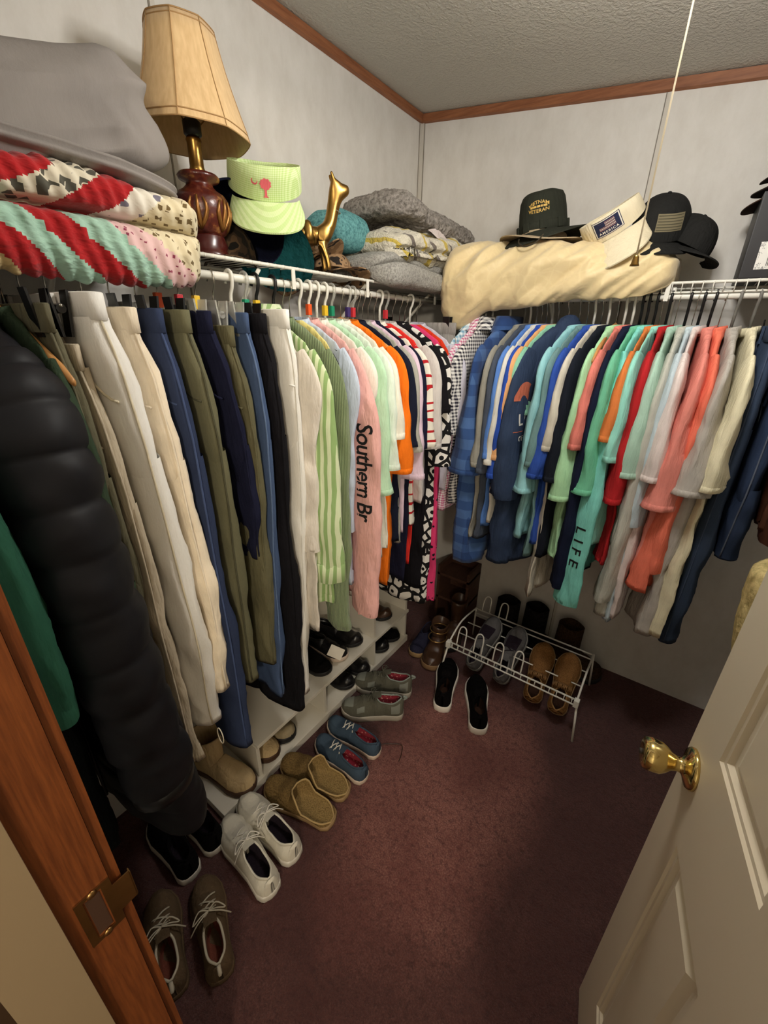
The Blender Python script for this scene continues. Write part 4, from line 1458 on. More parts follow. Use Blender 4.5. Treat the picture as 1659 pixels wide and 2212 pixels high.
LMP = (.195, -1.262)
lamp = thing('table_lamp', 'table lamp with a beige panelled shade and dark red carved base', 'lamp', (LMP[0], LMP[1], 1.698))
M_OX = plain('oxblood_glaze', C(72, 24, 20), .25, 0, .6, .1, 60, .2)
MB().lathe([(.052, 0), (.054, .006), (.050, .014), (.045, .02), (.047, .028), (.044, .036), (.043, .046), (.040, .05)], 28, mod=lambda a, z: 1 + .03 * math.sin(3 * a + 160 * z)).build('foot', M_OX, lamp)
urn = MB().lathe([(.040, .048), (.046, .054), (.055, .075), (.061, .10), (.060, .118), (.052, .130), (.038, .138), (.030, .146), (.029, .152), (.044, .158), (.046, .163), (.042, .168), (.024, .171)], 32)
urn.build('urn', lamp_base_mat(), lamp)
for k in range(6):
    a = 2 * PI * k / 6 + .3
    m = MB()
    for dl in (-.34, 0, .34):
        pts = []
        for i in range(6):
            u = i / 5
            z = .056 + .062 * u * (1 - .15 * abs(dl))
            rr = interp([(.054, .047), (.075, .0565), (.10, .0625), (.118, .0615)], z)
            aa = a + dl * math.sin(u * 2.4) * .9
            pts.append((rr * math.cos(aa), rr * math.sin(aa), z))
        m.tube(pts, [.0025, .0045, .005, .0045, .0035, .002], 6)
    m.build('leaf', plain('gilt_leaf', C(150, 104, 52), .35, .6, .5), lamp)
MB().lathe([(.016, .170), (.0175, .176), (.0155, .182), (.015, .225), (.017, .23), (.014, .236)], 20).build('stem', M_OLDBRASS, lamp)
MB().lathe([(.012, .234), (.019, .240), (.0195, .262), (.012, .268)], 16).build('socket', M_PLB, lamp)
hp = [(.0, .020, .262), (.0, .045, .29), (.0, .05, .33), (.0, .035, .375), (.0, 0, .392), (.0, -.035, .375), (.0, -.05, .33), (.0, -.045, .29), (.0, -.020, .262)]
MB().tube(catmull(hp, 30), .0018, 6).build('harp', M_OLDBRASS, lamp)
t = NT('silk_shade')
n = t.noise(t.coord((120, 120, 6)), 1, 2)
t.b.inputs['Transmission Weight'].default_value = 0.0
M_SHADE = t.out(t.ramp(n, [(.3, C(206, 172, 124)), (.7, C(222, 190, 142))]), .75, t.bump(n, .15, .002), 0, .2, .2)
SP = [(.122, .232), (.117, .250), (.106, .280), (.094, .315), (.083, .35), (.074, .385), (.068, .412)]


def panel8(a, z):
    f = (a / (PI / 4)) % 1.0
    return 1 - .045 * math.sin(PI * f)


rings, inner = [], []
SEG = 64
for r_, z_ in SP:
    rings.append([(r_ * panel8(2 * PI * k / SEG, z_) * math.cos(2 * PI * k / SEG), r_ * panel8(2 * PI * k / SEG, z_) * math.sin(2 * PI * k / SEG), z_) for k in range(SEG)])
for r_, z_ in reversed(SP):
    r_ -= .002
    rings.append([(r_ * panel8(2 * PI * k / SEG, z_) * math.cos(2 * PI * k / SEG), r_ * panel8(2 * PI * k / SEG, z_) * math.sin(2 * PI * k / SEG), z_) for k in range(SEG)])
rings.append(rings[0])
sh = MB().loft(rings).build('shade', M_SHADE, lamp, label='beige panelled bell shade')
M_PIPE = plain('shade_piping', C(170, 134, 88), .7)
for i, k in enumerate(range(0, SEG, 8)):
    a = 2 * PI * k / SEG
    MB().tube([(r_ * math.cos(a) * 1.004, r_ * math.sin(a) * 1.004, z_) for r_, z_ in SP], .0011, 5).build('rib', M_PIPE, sh)
for r_, z_, w_ in ((.1185, .246, .0012), (.1222, .232, .0014), (.0695, .404, .0012), (.0683, .412, .0014)):
    MB().tube([(r_ * panel8(2 * PI * k / SEG, z_) * math.cos(2 * PI * k / SEG) * 1.003, r_ * panel8(2 * PI * k / SEG, z_) * math.sin(2 * PI * k / SEG) * 1.003, z_) for k in range(SEG)], w_, 5, closed=True).build('trim', M_PIPE, sh)
MB().tube([(-.068, 0, .405), (.068, 0, .405)], .0015, 5).tube([(0, -.068, .405), (0, .068, .405)], .0015, 5).build('spider', M_OLDBRASS, sh)
MB().lathe([(.004, .392), (.006, .40), (.005, .42), (.001, .425)], 10).build('finial', M_OLDBRASS, lamp)


# ---- caps, visors and hats
def basis(F, U):
    F = Vector(F).normalized()
    U = Vector(U)
    U = (U - F * U.dot(F)).normalized()
    L = U.cross(F)
    return Matrix((F, L, U)).transposed().to_euler()


def brim_mesh(a=.095, b=.078, length=.072, curve=2.2, spread=1.28, th=.0035, drop=.10):
    m = MB()
    top, bot = [], []
    ns, nr = 28, 8
    for i in range(ns + 1):
        s = -1 + 2 * i / ns
        ph = s * spread
        bx, by = a * math.cos(ph) * .96, b * math.sin(ph) * .96
        ln = length * math.cos(s * PI / 2 * .9) ** .6
        rt, rb = [], []
        for j in range(nr + 1):
            r = j / nr
            x = bx + ln * r * math.cos(ph * .42)
            y = by + ln * r * math.sin(ph * .42) * .55
            z = -curve * y * y - drop * r * length
            rt.append((x, y, z))
            rb.append((x, y, z - th))
        top.append(rt)
        bot.append(rb)
    m.loft(top, closed=False, mi=0)
    m.loft([list(reversed(r)) for r in bot], closed=False, mi=1)
    edge = []
    for i in range(ns + 1):
        edge.append([top[i][-1], bot[i][-1]])
    m.loft([list(reversed(e)) for e in edge], closed=False, mi=0)
    return m


def crown_mesh(a=.095, b=.078, h=.105, visor=False, hh=.052, front=.0, open_back=True):
    m = MB()
    seg = 48
    rings = []
    if visor:
        prof = [(1.0, 0), (1.0, .25), (.985, .6), (.955, 1.0), (.94, 1.0), (.97, .6), (.985, 0)]
        for g, f in prof:
            rings.append([(a * g * math.cos(2 * PI * k / seg), b * g * math.sin(2 * PI * k / seg), hh * f * (.30 + .70 * max(0, .5 + .5 * math.cos(2 * PI * k / seg)) ** .8)) for k in range(seg)])
        return m.loft(rings)
    for i in range(15):
        th = PI / 2 * i / 14
        rr, zz = math.cos(th) ** .72, math.sin(th) ** 1.0
        rr = max(rr, .03)
        rg = []
        for k in range(seg):
            an = 2 * PI * k / seg
            panel = 1 - .018 * abs(math.cos(3 * an)) ** 8
            rg.append((a * rr * math.cos(an) * panel, b * rr * math.sin(an) * panel, h * zz * (1 + front * max(0, math.cos(an)) * math.sin(2 * th))))
        rings.append(rg)
    m.loft(rings, False, True)
    inner = [[(x * .96, y * .96, z * .96) for x, y, z in r] for r in rings]
    m.loft([rings[0], inner[0]])
    m.loft([list(reversed(r)) for r in inner], False, True)
    return m


def cap(label, loc, F, U, mats, visor=False, name='baseball_cap', cat='cap', scale=1.0, strap=True, length=.072, curve=2.2, h=.105, drop=.1, a=.095, hh=.052):
    root = thing(name, label, cat, loc, basis(F, U), 'caps and visors on the shelves')
    root.scale = (scale,) * 3
    cr = crown_mesh(visor=visor, h=h, a=a, hh=hh)
    co = cr.build('band' if visor else 'crown', mats[0], root)
    br = brim_mesh(length=length, curve=curve, drop=drop, a=a)
    bo = br.build('brim', [mats[1], mats[2]], root)
    if not visor:
        MB().ball((0, 0, h + .001), (.006, .006, .004), 10, 6).build('button', mats[0], root)
    if strap and not visor:
        pts = [(-.093 * math.cos(x * .5), .078 * math.sin(x * .5), .012) for x in (-1, -.6, -.2, .2, .6, 1)]
        MB().tube(pts, .006, 6).build('strap', mats[1], root)
    return {'root': root, 'crown': cr, 'co': co, 'brim': br, 'bo': bo}


M_GINGG = check(C(190, 216, 138), C(222, 236, 186), 260, C(204, 226, 160))
M_NAVYC = fabric(C(26, 30, 52))
M_TEALU = fabric(C(14, 62, 64), .1)


def camo(name, cols):
    t = NT(name)
    n = t.noise(t.coord(), 22, 2, .5)
    return t.out(t.ramp(n, [(0, cols[0]), (.42, cols[1]), (.52, cols[2]), (.62, cols[3])], 'CONSTANT'), .9, t.bump(t.noise(t.coord(), 300, 2), .2, .002))


M_CAMO = camo('brown_camouflage', [C(64, 48, 36), C(126, 98, 70), C(154, 124, 92), C(40, 34, 30)])
M_CAMOD = camo('dark_camouflage', [C(34, 28, 24), C(62, 48, 36), C(90, 70, 50), C(24, 22, 20)])

VD = Vector((.76, -.65, 0))
vg = cap('pale green gingham sun visor with a pink palm emblem', (.235, -1.10, 1.875), (.76, -.62, -.82), (.5, -.41, .76), (M_GINGG, M_GINGG, M_GINGG), True, 'sun_visor', 'visor', 1.15, length=.092, curve=2.6, drop=.12, a=.060, hh=.064)
M_PINKE = fabric(C(226, 106, 116))
# palmetto tree and crescent on the front of the band
tree = [(0, .011)] + [(.0105 * math.cos(2 * PI * i / 18) * (1 + .18 * (i % 2)), .011 + .0095 * math.sin(2 * PI * i / 18) * (1 + .18 * (i % 2))) for i in range(18)]
tf = [(0, 1 + i, 1 + (i + 1) % 18) for i in range(18)]
n0 = len(tree)
tree += [(-.0022, .004), (.0022, .004), (.0026, -.010), (-.0026, -.010), (.006, -.0135), (-.006, -.0135)]
tf += [(n0 + 3, n0 + 2, n0 + 1, n0), (n0 + 5, n0 + 4, n0 + 2, n0 + 3)]
project(tree, tf, vg['crown'], (.2, -.002, .022), (0, 1, 0), (0, 0, 1), (-1, 0, 0), 'palm_emblem', M_PINKE, vg['co'])
cres = []
for i in range(11):
    a = math.radians(-215 + 230 * i / 10)
    cres += [(.0065 * math.cos(a), .0065 * math.sin(a)), (.0046 * math.cos(a) + .0006, .0046 * math.sin(a) + .0013)]
project([(x, y) for x, y in cres], [(2 * i, 2 * i + 2, 2 * i + 3, 2 * i + 1) for i in range(10)], vg['crown'], (.2, -.024, .036), (0, 1, 0), (0, 0, 1), (-1, 0, 0), 'crescent_emblem', M_PINKE, vg['co'])

cap('navy cap lying with its dark teal under brim showing', (.20, -1.150, 1.785), (.25, .62, -.42), (-.72, .58, .25), (M_NAVYC, M_NAVYC, M_TEALU), length=.085, scale=1.15, curve=1.6)
cap('dark camouflage cap beside the lamp base', (.15, -1.165, 1.705), (.72, -.55, .05), (.0, .0, 1), (M_CAMOD, M_CAMOD, M_CAMOD), h=.10, scale=.85)
cap('brown camouflage cap behind the brass camel', (.13, -.885, 1.703), (.62, .30, .55), (-.5, -.1, .8), (M_CAMO, M_CAMO, M_CAMO), h=.10, scale=1.0)
cap('brown camouflage cap lying under the brass camel', (.165, -.80, 1.703), (.75, .2, .12), (-.1, .3, .9), (M_CAMO, M_CAMO, M_CAMO), h=.08, scale=.9)


# ---- brass camel: one continuous body grown from a skeleton
def skin_body(name, verts, edges, mat, parent=None, sub=2, root_i=0):
    me = bpy.data.meshes.new(name)
    me.from_pydata([v[0] for v in verts], edges, [])
    o = bpy.data.objects.new(name, me)
    COL.objects.link(o)
    md = o.modifiers.new('skin', 'SKIN')
    md.use_smooth_shade = True
    for i, v in enumerate(verts):
        r = v[1]
        me.skin_vertices[0].data[i].radius = (r, r) if not isinstance(r, tuple) else r
        me.skin_vertices[0].data[i].use_root = (i == root_i)
    s = o.modifiers.new('sub', 'SUBSURF')
    s.levels = sub
    s.render_levels = sub
    dg = bpy.context.evaluated_depsgraph_get()
    ev = o.evaluated_get(dg)
    m2 = bpy.data.meshes.new_from_object(ev)
    o.modifiers.clear()
    o.data = m2
    m2.materials.append(mat)
    m2.polygons.foreach_set('use_smooth', [True] * len(m2.polygons))
    if parent is not None:
        o.parent = parent
    return o


CV = [((0, 0, .085), .026), ((-.035, 0, .088), .026), ((-.008, 0, .122), .018), ((.035, 0, .088), .022), ((.056, 0, .108), .019), ((.064, 0, .138), .017),
      ((.068, 0, .168), .0155), ((.074, 0, .194), .0185), ((.094, 0, .190), .0150), ((.112, 0, .194), .0125),
      ((.035, .016, .06), .0095), ((.040, .018, .032), .007), ((.042, .018, .006), .007), ((.035, -.016, .06), .0095), ((.046, -.018, .032), .007), ((.050, -.018, .006), .007),
      ((-.040, .016, .06), .011), ((-.050, .018, .034), .007), ((-.046, .018, .006), .007), ((-.040, -.016, .06), .011), ((-.048, -.018, .034), .007), ((-.044, -.018, .006), .007),
      ((.068, .012, .210), .0055), ((.062, .015, .226), .003), ((.068, -.012, .210), .0055), ((.062, -.015, .226), .003)]
CE = [(0, 1), (0, 2), (0, 3), (3, 4), (4, 5), (5, 6), (6, 7), (7, 8), (8, 9), (3, 10), (10, 11), (11, 12), (3, 13), (13, 14), (14, 15), (1, 16), (16, 17), (17, 18), (1, 19), (19, 20), (20, 21), (7, 22), (22, 23), (7, 24), (24, 25)]
camel = thing('camel_figurine', 'small antique brass camel figurine standing on the wire shelf', 'figurine', (.235, -.955, 1.6975), (0, 0, math.radians(50)))
camel.scale = (1.08,) * 3
skin_body('body', CV, CE, M_OLDBRASS, camel)
MB().tube([(.0745, .0125 * math.cos(2 * PI * k / 16) * 1.1, .150 + .006 * math.cos(2 * PI * k / 16)) if False else (.073 + .013 * math.sin(2 * PI * k / 16), .0135 * math.cos(2 * PI * k / 16), .145 - .004 * math.sin(2 * PI * k / 16)) for k in range(16)], .0012, 5, closed=True).build('halter', plain('dull_cord', C(120, 108, 88), .8), camel)

# ---- corner stack of blankets
M_FLEECE = fuzzy(C(160, 158, 152), C(180, 178, 172), 160)
M_FUZZ = fuzzy(C(122, 116, 110), C(158, 152, 146), 90)
M_TEALP = fuzzy(C(84, 146, 152), C(120, 178, 180), 110)


def swept(section_pts, y0, y1, n, fn, SN=110):
    secs_ = smooth_closed(section_pts, SN)
    cx_ = sum(p[0] for p in secs_) / SN
    cz_ = sum(p[1] for p in secs_) / SN
    rings = []
    for i in range(n + 1):
        u = i / n
        e = 1.0
        if u < .1:
            e = math.sqrt(max(.03, 1 - ((.1 - u) / .1) ** 2))
        if u > .9:
            e = math.sqrt(max(.03, 1 - ((u - .9) / .1) ** 2))
        rg = []
        for x, z in secs_:
            q = Vector((cx_ + (x - cx_) * (.3 + .7 * e), y0 + (y1 - y0) * u, cz_ + (z - cz_) * (.3 + .7 * e)))
            rg.append(fn(q, u, Vector((x - cx_, 0, z - cz_)).normalized()))
        rings.append(rg)
    return MB().loft(rings, True, True)


def rough(amp, s=11, seed=0):
    def f(q, u, v):
        d = amp * (noise.noise(q * s + Vector((seed, 0, 0))) + .6 * (1 - 2 * abs(noise.noise(q * s * 1.7 + Vector((0, seed, 0))))))
        return q + v * d
    return f


fl = [(.03, 1.699), (.16, 1.6985), (.296, 1.6985), (.318, 1.690), (.342, 1.678), (.372, 1.690), (.378, 1.720), (.360, 1.742), (.322, 1.734), (.338, 1.756), (.30, 1.775), (.15, 1.772), (.03, 1.765)]
b = swept(fl, -.745, -.06, 70, lambda q, u, v: rough(.006, 10)(q, u, v) + Vector((0, 0, (.008 * math.sin(u * 9) + .012 * u) if q.z > 1.72 else 0)))
tag(b.build('fleece_blanket', M_FLEECE), 'folded light grey fleece blanket at the bottom of the corner stack', 'blanket')
tg = soft_block((.12, -.70, 1.845), (.09, .10, .060), (.6, .6), 3, .010, 48, 28)
tag(tg.build('plush_throw', M_TEALP), 'rolled teal plush throw tucked behind the grey fleece', 'blanket')
# crocheted afghan: white, grey and yellow bands of thick stitches
t = NT('crochet_bands')
sx = t.n('ShaderNodeSeparateXYZ')
t.l(t.coord(), sx.inputs[0])
wob = t.math('MULTIPLY', t.noise(t.coord(), 16, 2), .035)
s_ = t.math('FRACT', t.math('MULTIPLY', t.math('ADD', t.math('ADD', sx.outputs['Y'], t.math('MULTIPLY', sx.outputs['Z'], .9)), wob), 7.0))
colr = t.ramp(s_, [(0, C(226, 220, 200)), (.40, C(112, 102, 94)), (.58, C(232, 226, 208)), (.90, C(216, 190, 78))], 'CONSTANT')
nn = t.noise(t.coord(), 95, 3, .7)
M_CROCHET = t.out(t.mix(t.math('MULTIPLY', nn, .35), colr, C(110, 100, 88)), 1.0, t.bump(nn, 1.0, .010), 0, .05, .2)
cr = [(.04, 1.776), (.2, 1.778), (.315, 1.768), (.352, 1.785), (.362, 1.812), (.335, 1.825), (.358, 1.838), (.345, 1.868), (.26, 1.885), (.12, 1.885), (.04, 1.872)]
b = swept(cr, -.66, -.05, 150, lambda q, u, v: rough(.011, 14, 4)(q, u, v) + v * (.009 * math.cos(2 * PI * 7 * (q.y + .9 * q.z)) + .004 * noise.noise(q * 70)) + Vector((0, 0, -.030 * (1 - u) * (1 if q.z > 1.8 else 0))))
tag(b.build('crochet_afghan', M_CROCHET), 'crocheted afghan in white, grey and yellow bands in the corner stack', 'blanket')
M_YEL = fuzzy(C(216, 190, 96), C(240, 224, 150), 140)
tag(soft_block((.335, -.135, 1.802), (.045, .075, .030), (.7, .7), 8, .008, 40, 20).build('bath_mat', M_YEL), 'fluffy pale yellow mat poking out at the right of the afghan', 'mat')
fz = [(.04, 1.884), (.2, 1.886), (.30, 1.882), (.335, 1.895), (.33, 1.93), (.28, 1.955), (.16, 1.96), (.05, 1.945)]
b = swept(fz, -.62, -.045, 170, lambda q, u, v: rough(.009, 18, 9)(q, u, v) + v * (.006 * noise.noise(q * 75) + .004 * noise.noise(q * 140)) + Vector((.0, 0, .020 * math.exp(-((u - .12) / .16) ** 2) - .012 * u)))
fzo = b.build('plush_blanket', M_FUZZ)
tag(fzo, 'shaggy grey plush blanket on top of the corner stack', 'blanket')
m = MB()
pts = []
for i in range(13):
    u = i / 12
    pts.append([(.340 - .02 * u, -.47 + .20 * u, 1.872 + .022 * math.sin(PI * u) + .0 - .012 * u), (.352 - .012 * u, -.47 + .20 * u, 1.866 - .010 * math.sin(PI * u) - .012 * u)])
m.loft(pts, closed=False).build('white_backing', fabric(C(228, 216, 214)), fzo)

# ---- rolled tan comforter on the back shelf, one flap hanging over the rod
t = NT('gold_damask')
vv = t.n('ShaderNodeTexVoronoi', feature='DISTANCE_TO_EDGE')
vv.inputs['Scale'].default_value = 26
t.l(t.coord((1, 1, 1), (.3, .2, .9)), vv.inputs['Vector'])
leaf = t.math('LESS_THAN', t.math('ADD', vv.outputs['Distance'], t.math('MULTIPLY', t.noise(t.coord(), 60, 2), .25)), .19)
wr = t.noise(t.coord((6, 12, 8), (0, .7, .2)), 1.4, 3, .5)
cr2 = t.math('ABSOLUTE', t.math('SUBTRACT', wr, .5))
M_DAMASK = t.out(t.mix(leaf, C(222, 200, 152), C(225, 204, 156)), .5, t.bump(cr2, .35, .03), 0, .35, .3)


def tan_roll():
    NX = 180
    rings = []
    for i in range(NX + 1):
        u = i / NX
        x = .345 + .765 * u
        hang = interp([(0, .075), (.12, .115), (.30, .055), (.62, .030), (1, .012)], u)
        top = interp([(0, 1.80), (.08, 1.835), (.4, 1.825), (.85, 1.812), (1, 1.775)], u)
        front = interp([(0, -.385), (.1, -.415), (.6, -.385), (1, -.345)], u)
        secp = [(-.05, 1.700), (-.16, 1.699), (-.29, 1.699), (-.318, 1.690 - hang * .3), (-.330, 1.692 - hang), (front + .025, 1.684 - hang), (front, 1.71 - hang * .6),
                (front + .002, 1.76), (front + .05, top - .015), (-.25, top), (-.13, top - .005), (-.05, 1.77)]
        s2 = smooth_closed(secp, 96)
        cy = sum(p[0] for p in s2) / 96
        cz2 = sum(p[1] for p in s2) / 96
        e = 1.0
        if u < .06:
            e = math.sqrt(max(.04, 1 - ((.06 - u) / .06) ** 2))
        if u > .93:
            e = math.sqrt(max(.04, 1 - ((u - .93) / .07) ** 2))
        rg = []
        for y, z in s2:
            q = Vector((x, cy + (y - cy) * (.3 + .7 * e), cz2 + (z - cz2) * (.3 + .7 * e)))
            v = Vector((0, y - cy, z - cz2)).normalized()
            if not (y > -.325 and z < 1.705):
                d = .014 * noise.noise(q * 7) + .016 * (1 - 2.3 * abs(noise.noise(Vector((q.x * 10 - q.z * 12, q.y * 3, q.z * 6 + q.x * 3)))))
                d += .007 * (1 - 2.2 * abs(noise.noise(Vector((q.x * 22 - q.z * 30, q.y * 5, q.z * 7)))))
                q += v * d
            rg.append(q)
        rings.append(rg)
    return MB().loft([list(reversed(r)) for r in rings], True, True)


tag(tan_roll().build('comforter', M_DAMASK), 'loosely rolled pale gold damask comforter on the back shelf', 'comforter')


# ---- wide brimmed hats
def brim_hat(label, loc, F, U, mats, a=.098, b=.080, h=.105, brim=.065, droop=.02, wav=.006, name='bush_hat', flat=.82, band_mat=None, loops=0, seed=0.0, pinch=0.0):
    root = thing(name, label, 'hat', loc, basis(F, U), 'brimmed hats on the back shelf')
    seg = 56
    prof = [(1.0, 0), (.985, .3), (.955, .6), (.90, .85), (flat, .97), (.5, 1.0), (.05, 1.0 - pinch)]
    rings = []
    for g, f in prof:
        rings.append([(a * g * math.cos(2 * PI * k / seg), b * g * math.sin(2 * PI * k / seg), h * f + .004 * nz((g * math.cos(2 * PI * k / seg) * .1, g * math.sin(2 * PI * k / seg) * .1, f * .1), 16, seed) * (f > 0)) for k in range(seg)])
    cm = MB().loft(rings, False, True)
    co = cm.build('crown', mats[0], root)
    br = MB()
    tops = []
    for j in range(9):
        r = j / 8
        rg = []
        for k in range(seg):
            an = 2 * PI * k / seg
            aa, bb = a * .985 + brim * r, b * .985 + brim * r
            z = -droop * r ** 1.4 * (1.0 + .9 * math.cos(2 * an)) * .6 + wav * r * math.sin(3 * an + seed) + .002
            rg.append((aa * math.cos(an), bb * math.sin(an), z))
        tops.append(rg)
    br.loft(tops, mi=0)
    lows = [[(x, y, z - .003) for x, y, z in r] for r in tops]
    br.loft([tops[-1], lows[-1]], mi=0)
    br.loft(list(reversed(lows)), mi=1)
    br.build('brim', [mats[1], mats[2]], root)
    if band_mat:
        bd = MB().loft([[(a * g * math.cos(2 * PI * k / seg), b * g * math.sin(2 * PI * k / seg), z) for k in range(seg)] for g, z in ((1.0, .004), (1.02, .006), (1.015, .026), (.985, .028))])
        bo = bd.build('hat_band', band_mat, root)
        for q in range(loops):
            an = 2 * PI * (q + .5) / loops
            mm = MB().box(-.004, .004, -.011, .011, .003, .031)
            ca, sa = math.cos(an), math.sin(an)
            mm.warp(lambda p: Vector((a * 1.025 * ca + p.x * ca - p.y * sa, b * 1.025 * sa + p.x * sa + p.y * ca, p.z)))
            mm.build('loop', band_mat, bo, smooth=False, bevel=.001)
    return root, cm, co


M_BOON = fabric(C(48, 50, 42), .1, 700, .4)
M_TANH = fabric(C(176, 158, 130), .06)
brim_hat('tan cloth hat lying under the dark veteran bush hat', (.672, -.225, 1.842), (-.10, -.98, .05), (.06, -.06, 1), (M_TANH, M_TANH, M_TANH), h=.03, brim=.068, droop=.012, name='cloth_hat', seed=3)
boon, bcm, bco = brim_hat('dark olive bush hat with gold veteran lettering', (.665, -.215, 1.868), (.02, -.97, -.06), (-.15, -.05, .98), (M_BOON, M_BOON, M_BOON), h=.118, brim=.066, droop=.038, band_mat=M_BOON, loops=9, seed=1)
M_GOLDT = plain('gold_thread', C(214, 176, 92), .6)
for word, z, sz in (('VIETNAM', .082, .0145), ('VETERAN', .056, .0145)):
    vs, fs = text_mesh(word, sz, 1.05)
    vs = [(x, y - 9.0 * x * x * (1 if z > .07 else -.4)) for x, y in vs]
    project(vs, fs, bcm, (.25, .012, z), (0, 1, 0), (0, 0, 1), (-1, 0, 0), 'lettering', M_GOLDT, bco, .0012)
bars = []
bf = []
for x0, x1 in ((-.026, -.018), (-.017, -.006), (-.004, .006), (.008, .013), (.015, .026)):
    k = len(bars)
    bars += [(x0, -.003), (x1, -.003), (x1, .003), (x0, .003)]
    bf.append((k, k + 1, k + 2, k + 3))
project(bars, bf, bcm, (.25, .012, .0695), (0, 1, 0), (0, 0, 1), (-1, 0, 0), 'ribbon_bars', M_GOLDT, bco, .0012)
M_CORD = plain('dark_cord', C(56, 48, 34), .8)
MB().tube(catmull([(.168, -.03, -.022), (.176, -.028, -.035), (.188, -.005, -.050), (.186, .03, -.046), (.172, .05, -.026)], 24), .0022, 6).build('chin_cord', M_CORD, boon)

M_CREAMV = fabric(C(222, 210, 180), .06)
va = cap('cream visor with a navy flag patch reading AMERICA', (.905, -.275, 1.862), (.10, -.74, -.58), (.12, -.30, .80), (M_CREAMV, M_CREAMV, M_CREAMV), True, 'sun_visor', 'visor', 1.15, length=.092, curve=2.4, drop=.30, a=.064, hh=.060)
va['root'].rotation_euler = basis((.20, -.83, -.58), (-.42, -.42, .79))
M_PNAVY = plain('navy_patch', C(30, 36, 66), .8)
M_PWHITE = plain('white_patch_border', C(224, 218, 206), .8)
M_PRED = plain('faded_red_stripe', C(168, 122, 118), .8)


def grid(w, h, nx=14, ny=8, x0=0.0, y0=0.0):
    vs = [(x0 + w * (i / nx - .5), y0 + h * (j / ny - .5)) for j in range(ny + 1) for i in range(nx + 1)]
    fs = [(j * (nx + 1) + i, j * (nx + 1) + i + 1, (j + 1) * (nx + 1) + i + 1, (j + 1) * (nx + 1) + i) for j in range(ny) for i in range(nx)]
    return vs, fs


def patch(c, z0, w, h, x, y, mat, name, lift, y0=0.0):
    vs, fs = grid(w, h, 14, 6, x, y)
    return project(vs, fs, c['crown'], (.25, y0, z0), (0, 1, 0), (0, 0, 1), (-1, 0, 0), name, mat, c['co'], lift)


patch(va, .033, .068, .042, 0, 0, M_PNAVY, 'patch_edge', .0008)
patch(va, .033, .065, .039, 0, 0, M_PWHITE, 'patch_border', .0012)
patch(va, .033, .060, .035, 0, 0, M_PNAVY, 'patch', .0016)
for i in range(7):
    patch(va, .033, .040, .0014, 0, .013 - i * .0028, M_PRED if i % 2 == 0 else M_PWHITE, 'stripe', .0020)
patch(va, .033, .016, .0098, -.012, .0088, M_PNAVY, 'canton', .0024)
vs, fs = text_mesh('AMERICA', .0085, 1.15, 1.25)
project(vs, fs, va['crown'], (.25, 0, .033 - .0115), (0, 1, 0), (0, 0, 1), (-1, 0, 0), 'lettering', M_PWHITE, va['co'], .0022)
M_BLKC = fabric(C(34, 34, 33), .08)
bc = cap('black cap with an olive flag patch beside the cream visor', (1.025, -.205, 1.838), (.22, -.90, -.36), (.10, -.35, .90), (M_BLKC, M_BLKC, M_BLKC), h=.10, scale=1.05, length=.08, curve=3.0)
M_OLV = plain('olive_thread', C(116, 108, 84), .9)
M_OLVD = plain('dark_olive_thread', C(70, 66, 50), .9)
patch(bc, .045, .066, .040, .012, 0, M_OLV, 'flag_patch', .0012)
for i in range(6):
    patch(bc, .045, .062, .0018, .012, -.016 + i * .0064, M_OLVD, 'stripe', .0018)
cap('black cap lowest at the right with its brim turned out', (1.10, -.19, 1.80), (.62, -.70, -.28), (.35, .1, .9), (M_BLKC, M_BLKC, M_BLKC), h=.09, scale=.95)
tag(soft_block((1.135, -.075, 1.838), (.030, .035, .045), (.8, .7), 4, .010, 32, 20).build('cloth_bundle', M_CREAMV), 'small cream cloth bundle behind the black caps', 'cloth')

# ---- black product box with white labels, brown hats stacked on it
bx = thing('product_box', 'black cardboard box with white labels and a barcode', 'box', (1.262, -.285, 1.6975), (0, 0, math.radians(2)))
M_BXB = plain('black_card', C(34, 32, 34), .5, 0, .4)
MB().box(0, .36, 0, .24, 0, .205).build('carton', M_BXB, bx, smooth=False, bevel=.003)
t = NT('marbled_label')
nn = t.noise(t.coord((1, 1, 1), (0, .7, 0)), 24, 5, .7)
vein = t.math('LESS_THAN', t.math('ABSOLUTE', t.math('SUBTRACT', nn, .5)), .012)
M_LABEL = t.out(t.mix(vein, C(232, 230, 224), C(150, 148, 146)), .4)
lb = MB().box(.028, .30, -.0018, 0, .022, .088).build('label', M_LABEL, bx, smooth=False)
lb2 = MB().box(.045, .30, -.0018, 0, .128, .196).build('label', M_LABEL, bx, smooth=False)
m = MB()
random.seed(4)
xq = .052
while xq < .16:
    wq = random.choice((.0012, .002, .003))
    m.box(xq, xq + wq, -.0026, -.0018, .030, .062)
    xq += wq + random.choice((.0012, .002, .003))
m.build('barcode', M_INK, lb, smooth=False)
M_RL = plain('dark_red_ink', C(150, 42, 50), .5)
vs, fs = text_mesh('G', .045)
m = MB().add([(x + .088, -.0028, y + .160) for x, y in vs], fs)
m.build('logo', M_RL, lb2, smooth=False)
MB().box(.04, .2, -.001, 0, .096, .0972).box(.06, .2, -.001, 0, .106, .1068).build('print_line', plain('grey_ink', C(140, 136, 136), .5), bx, smooth=False)
M_FELT = fabric(C(62, 44, 34), .1, 900, .15)
M_FELTD = fabric(C(46, 34, 28), .1, 900, .15)
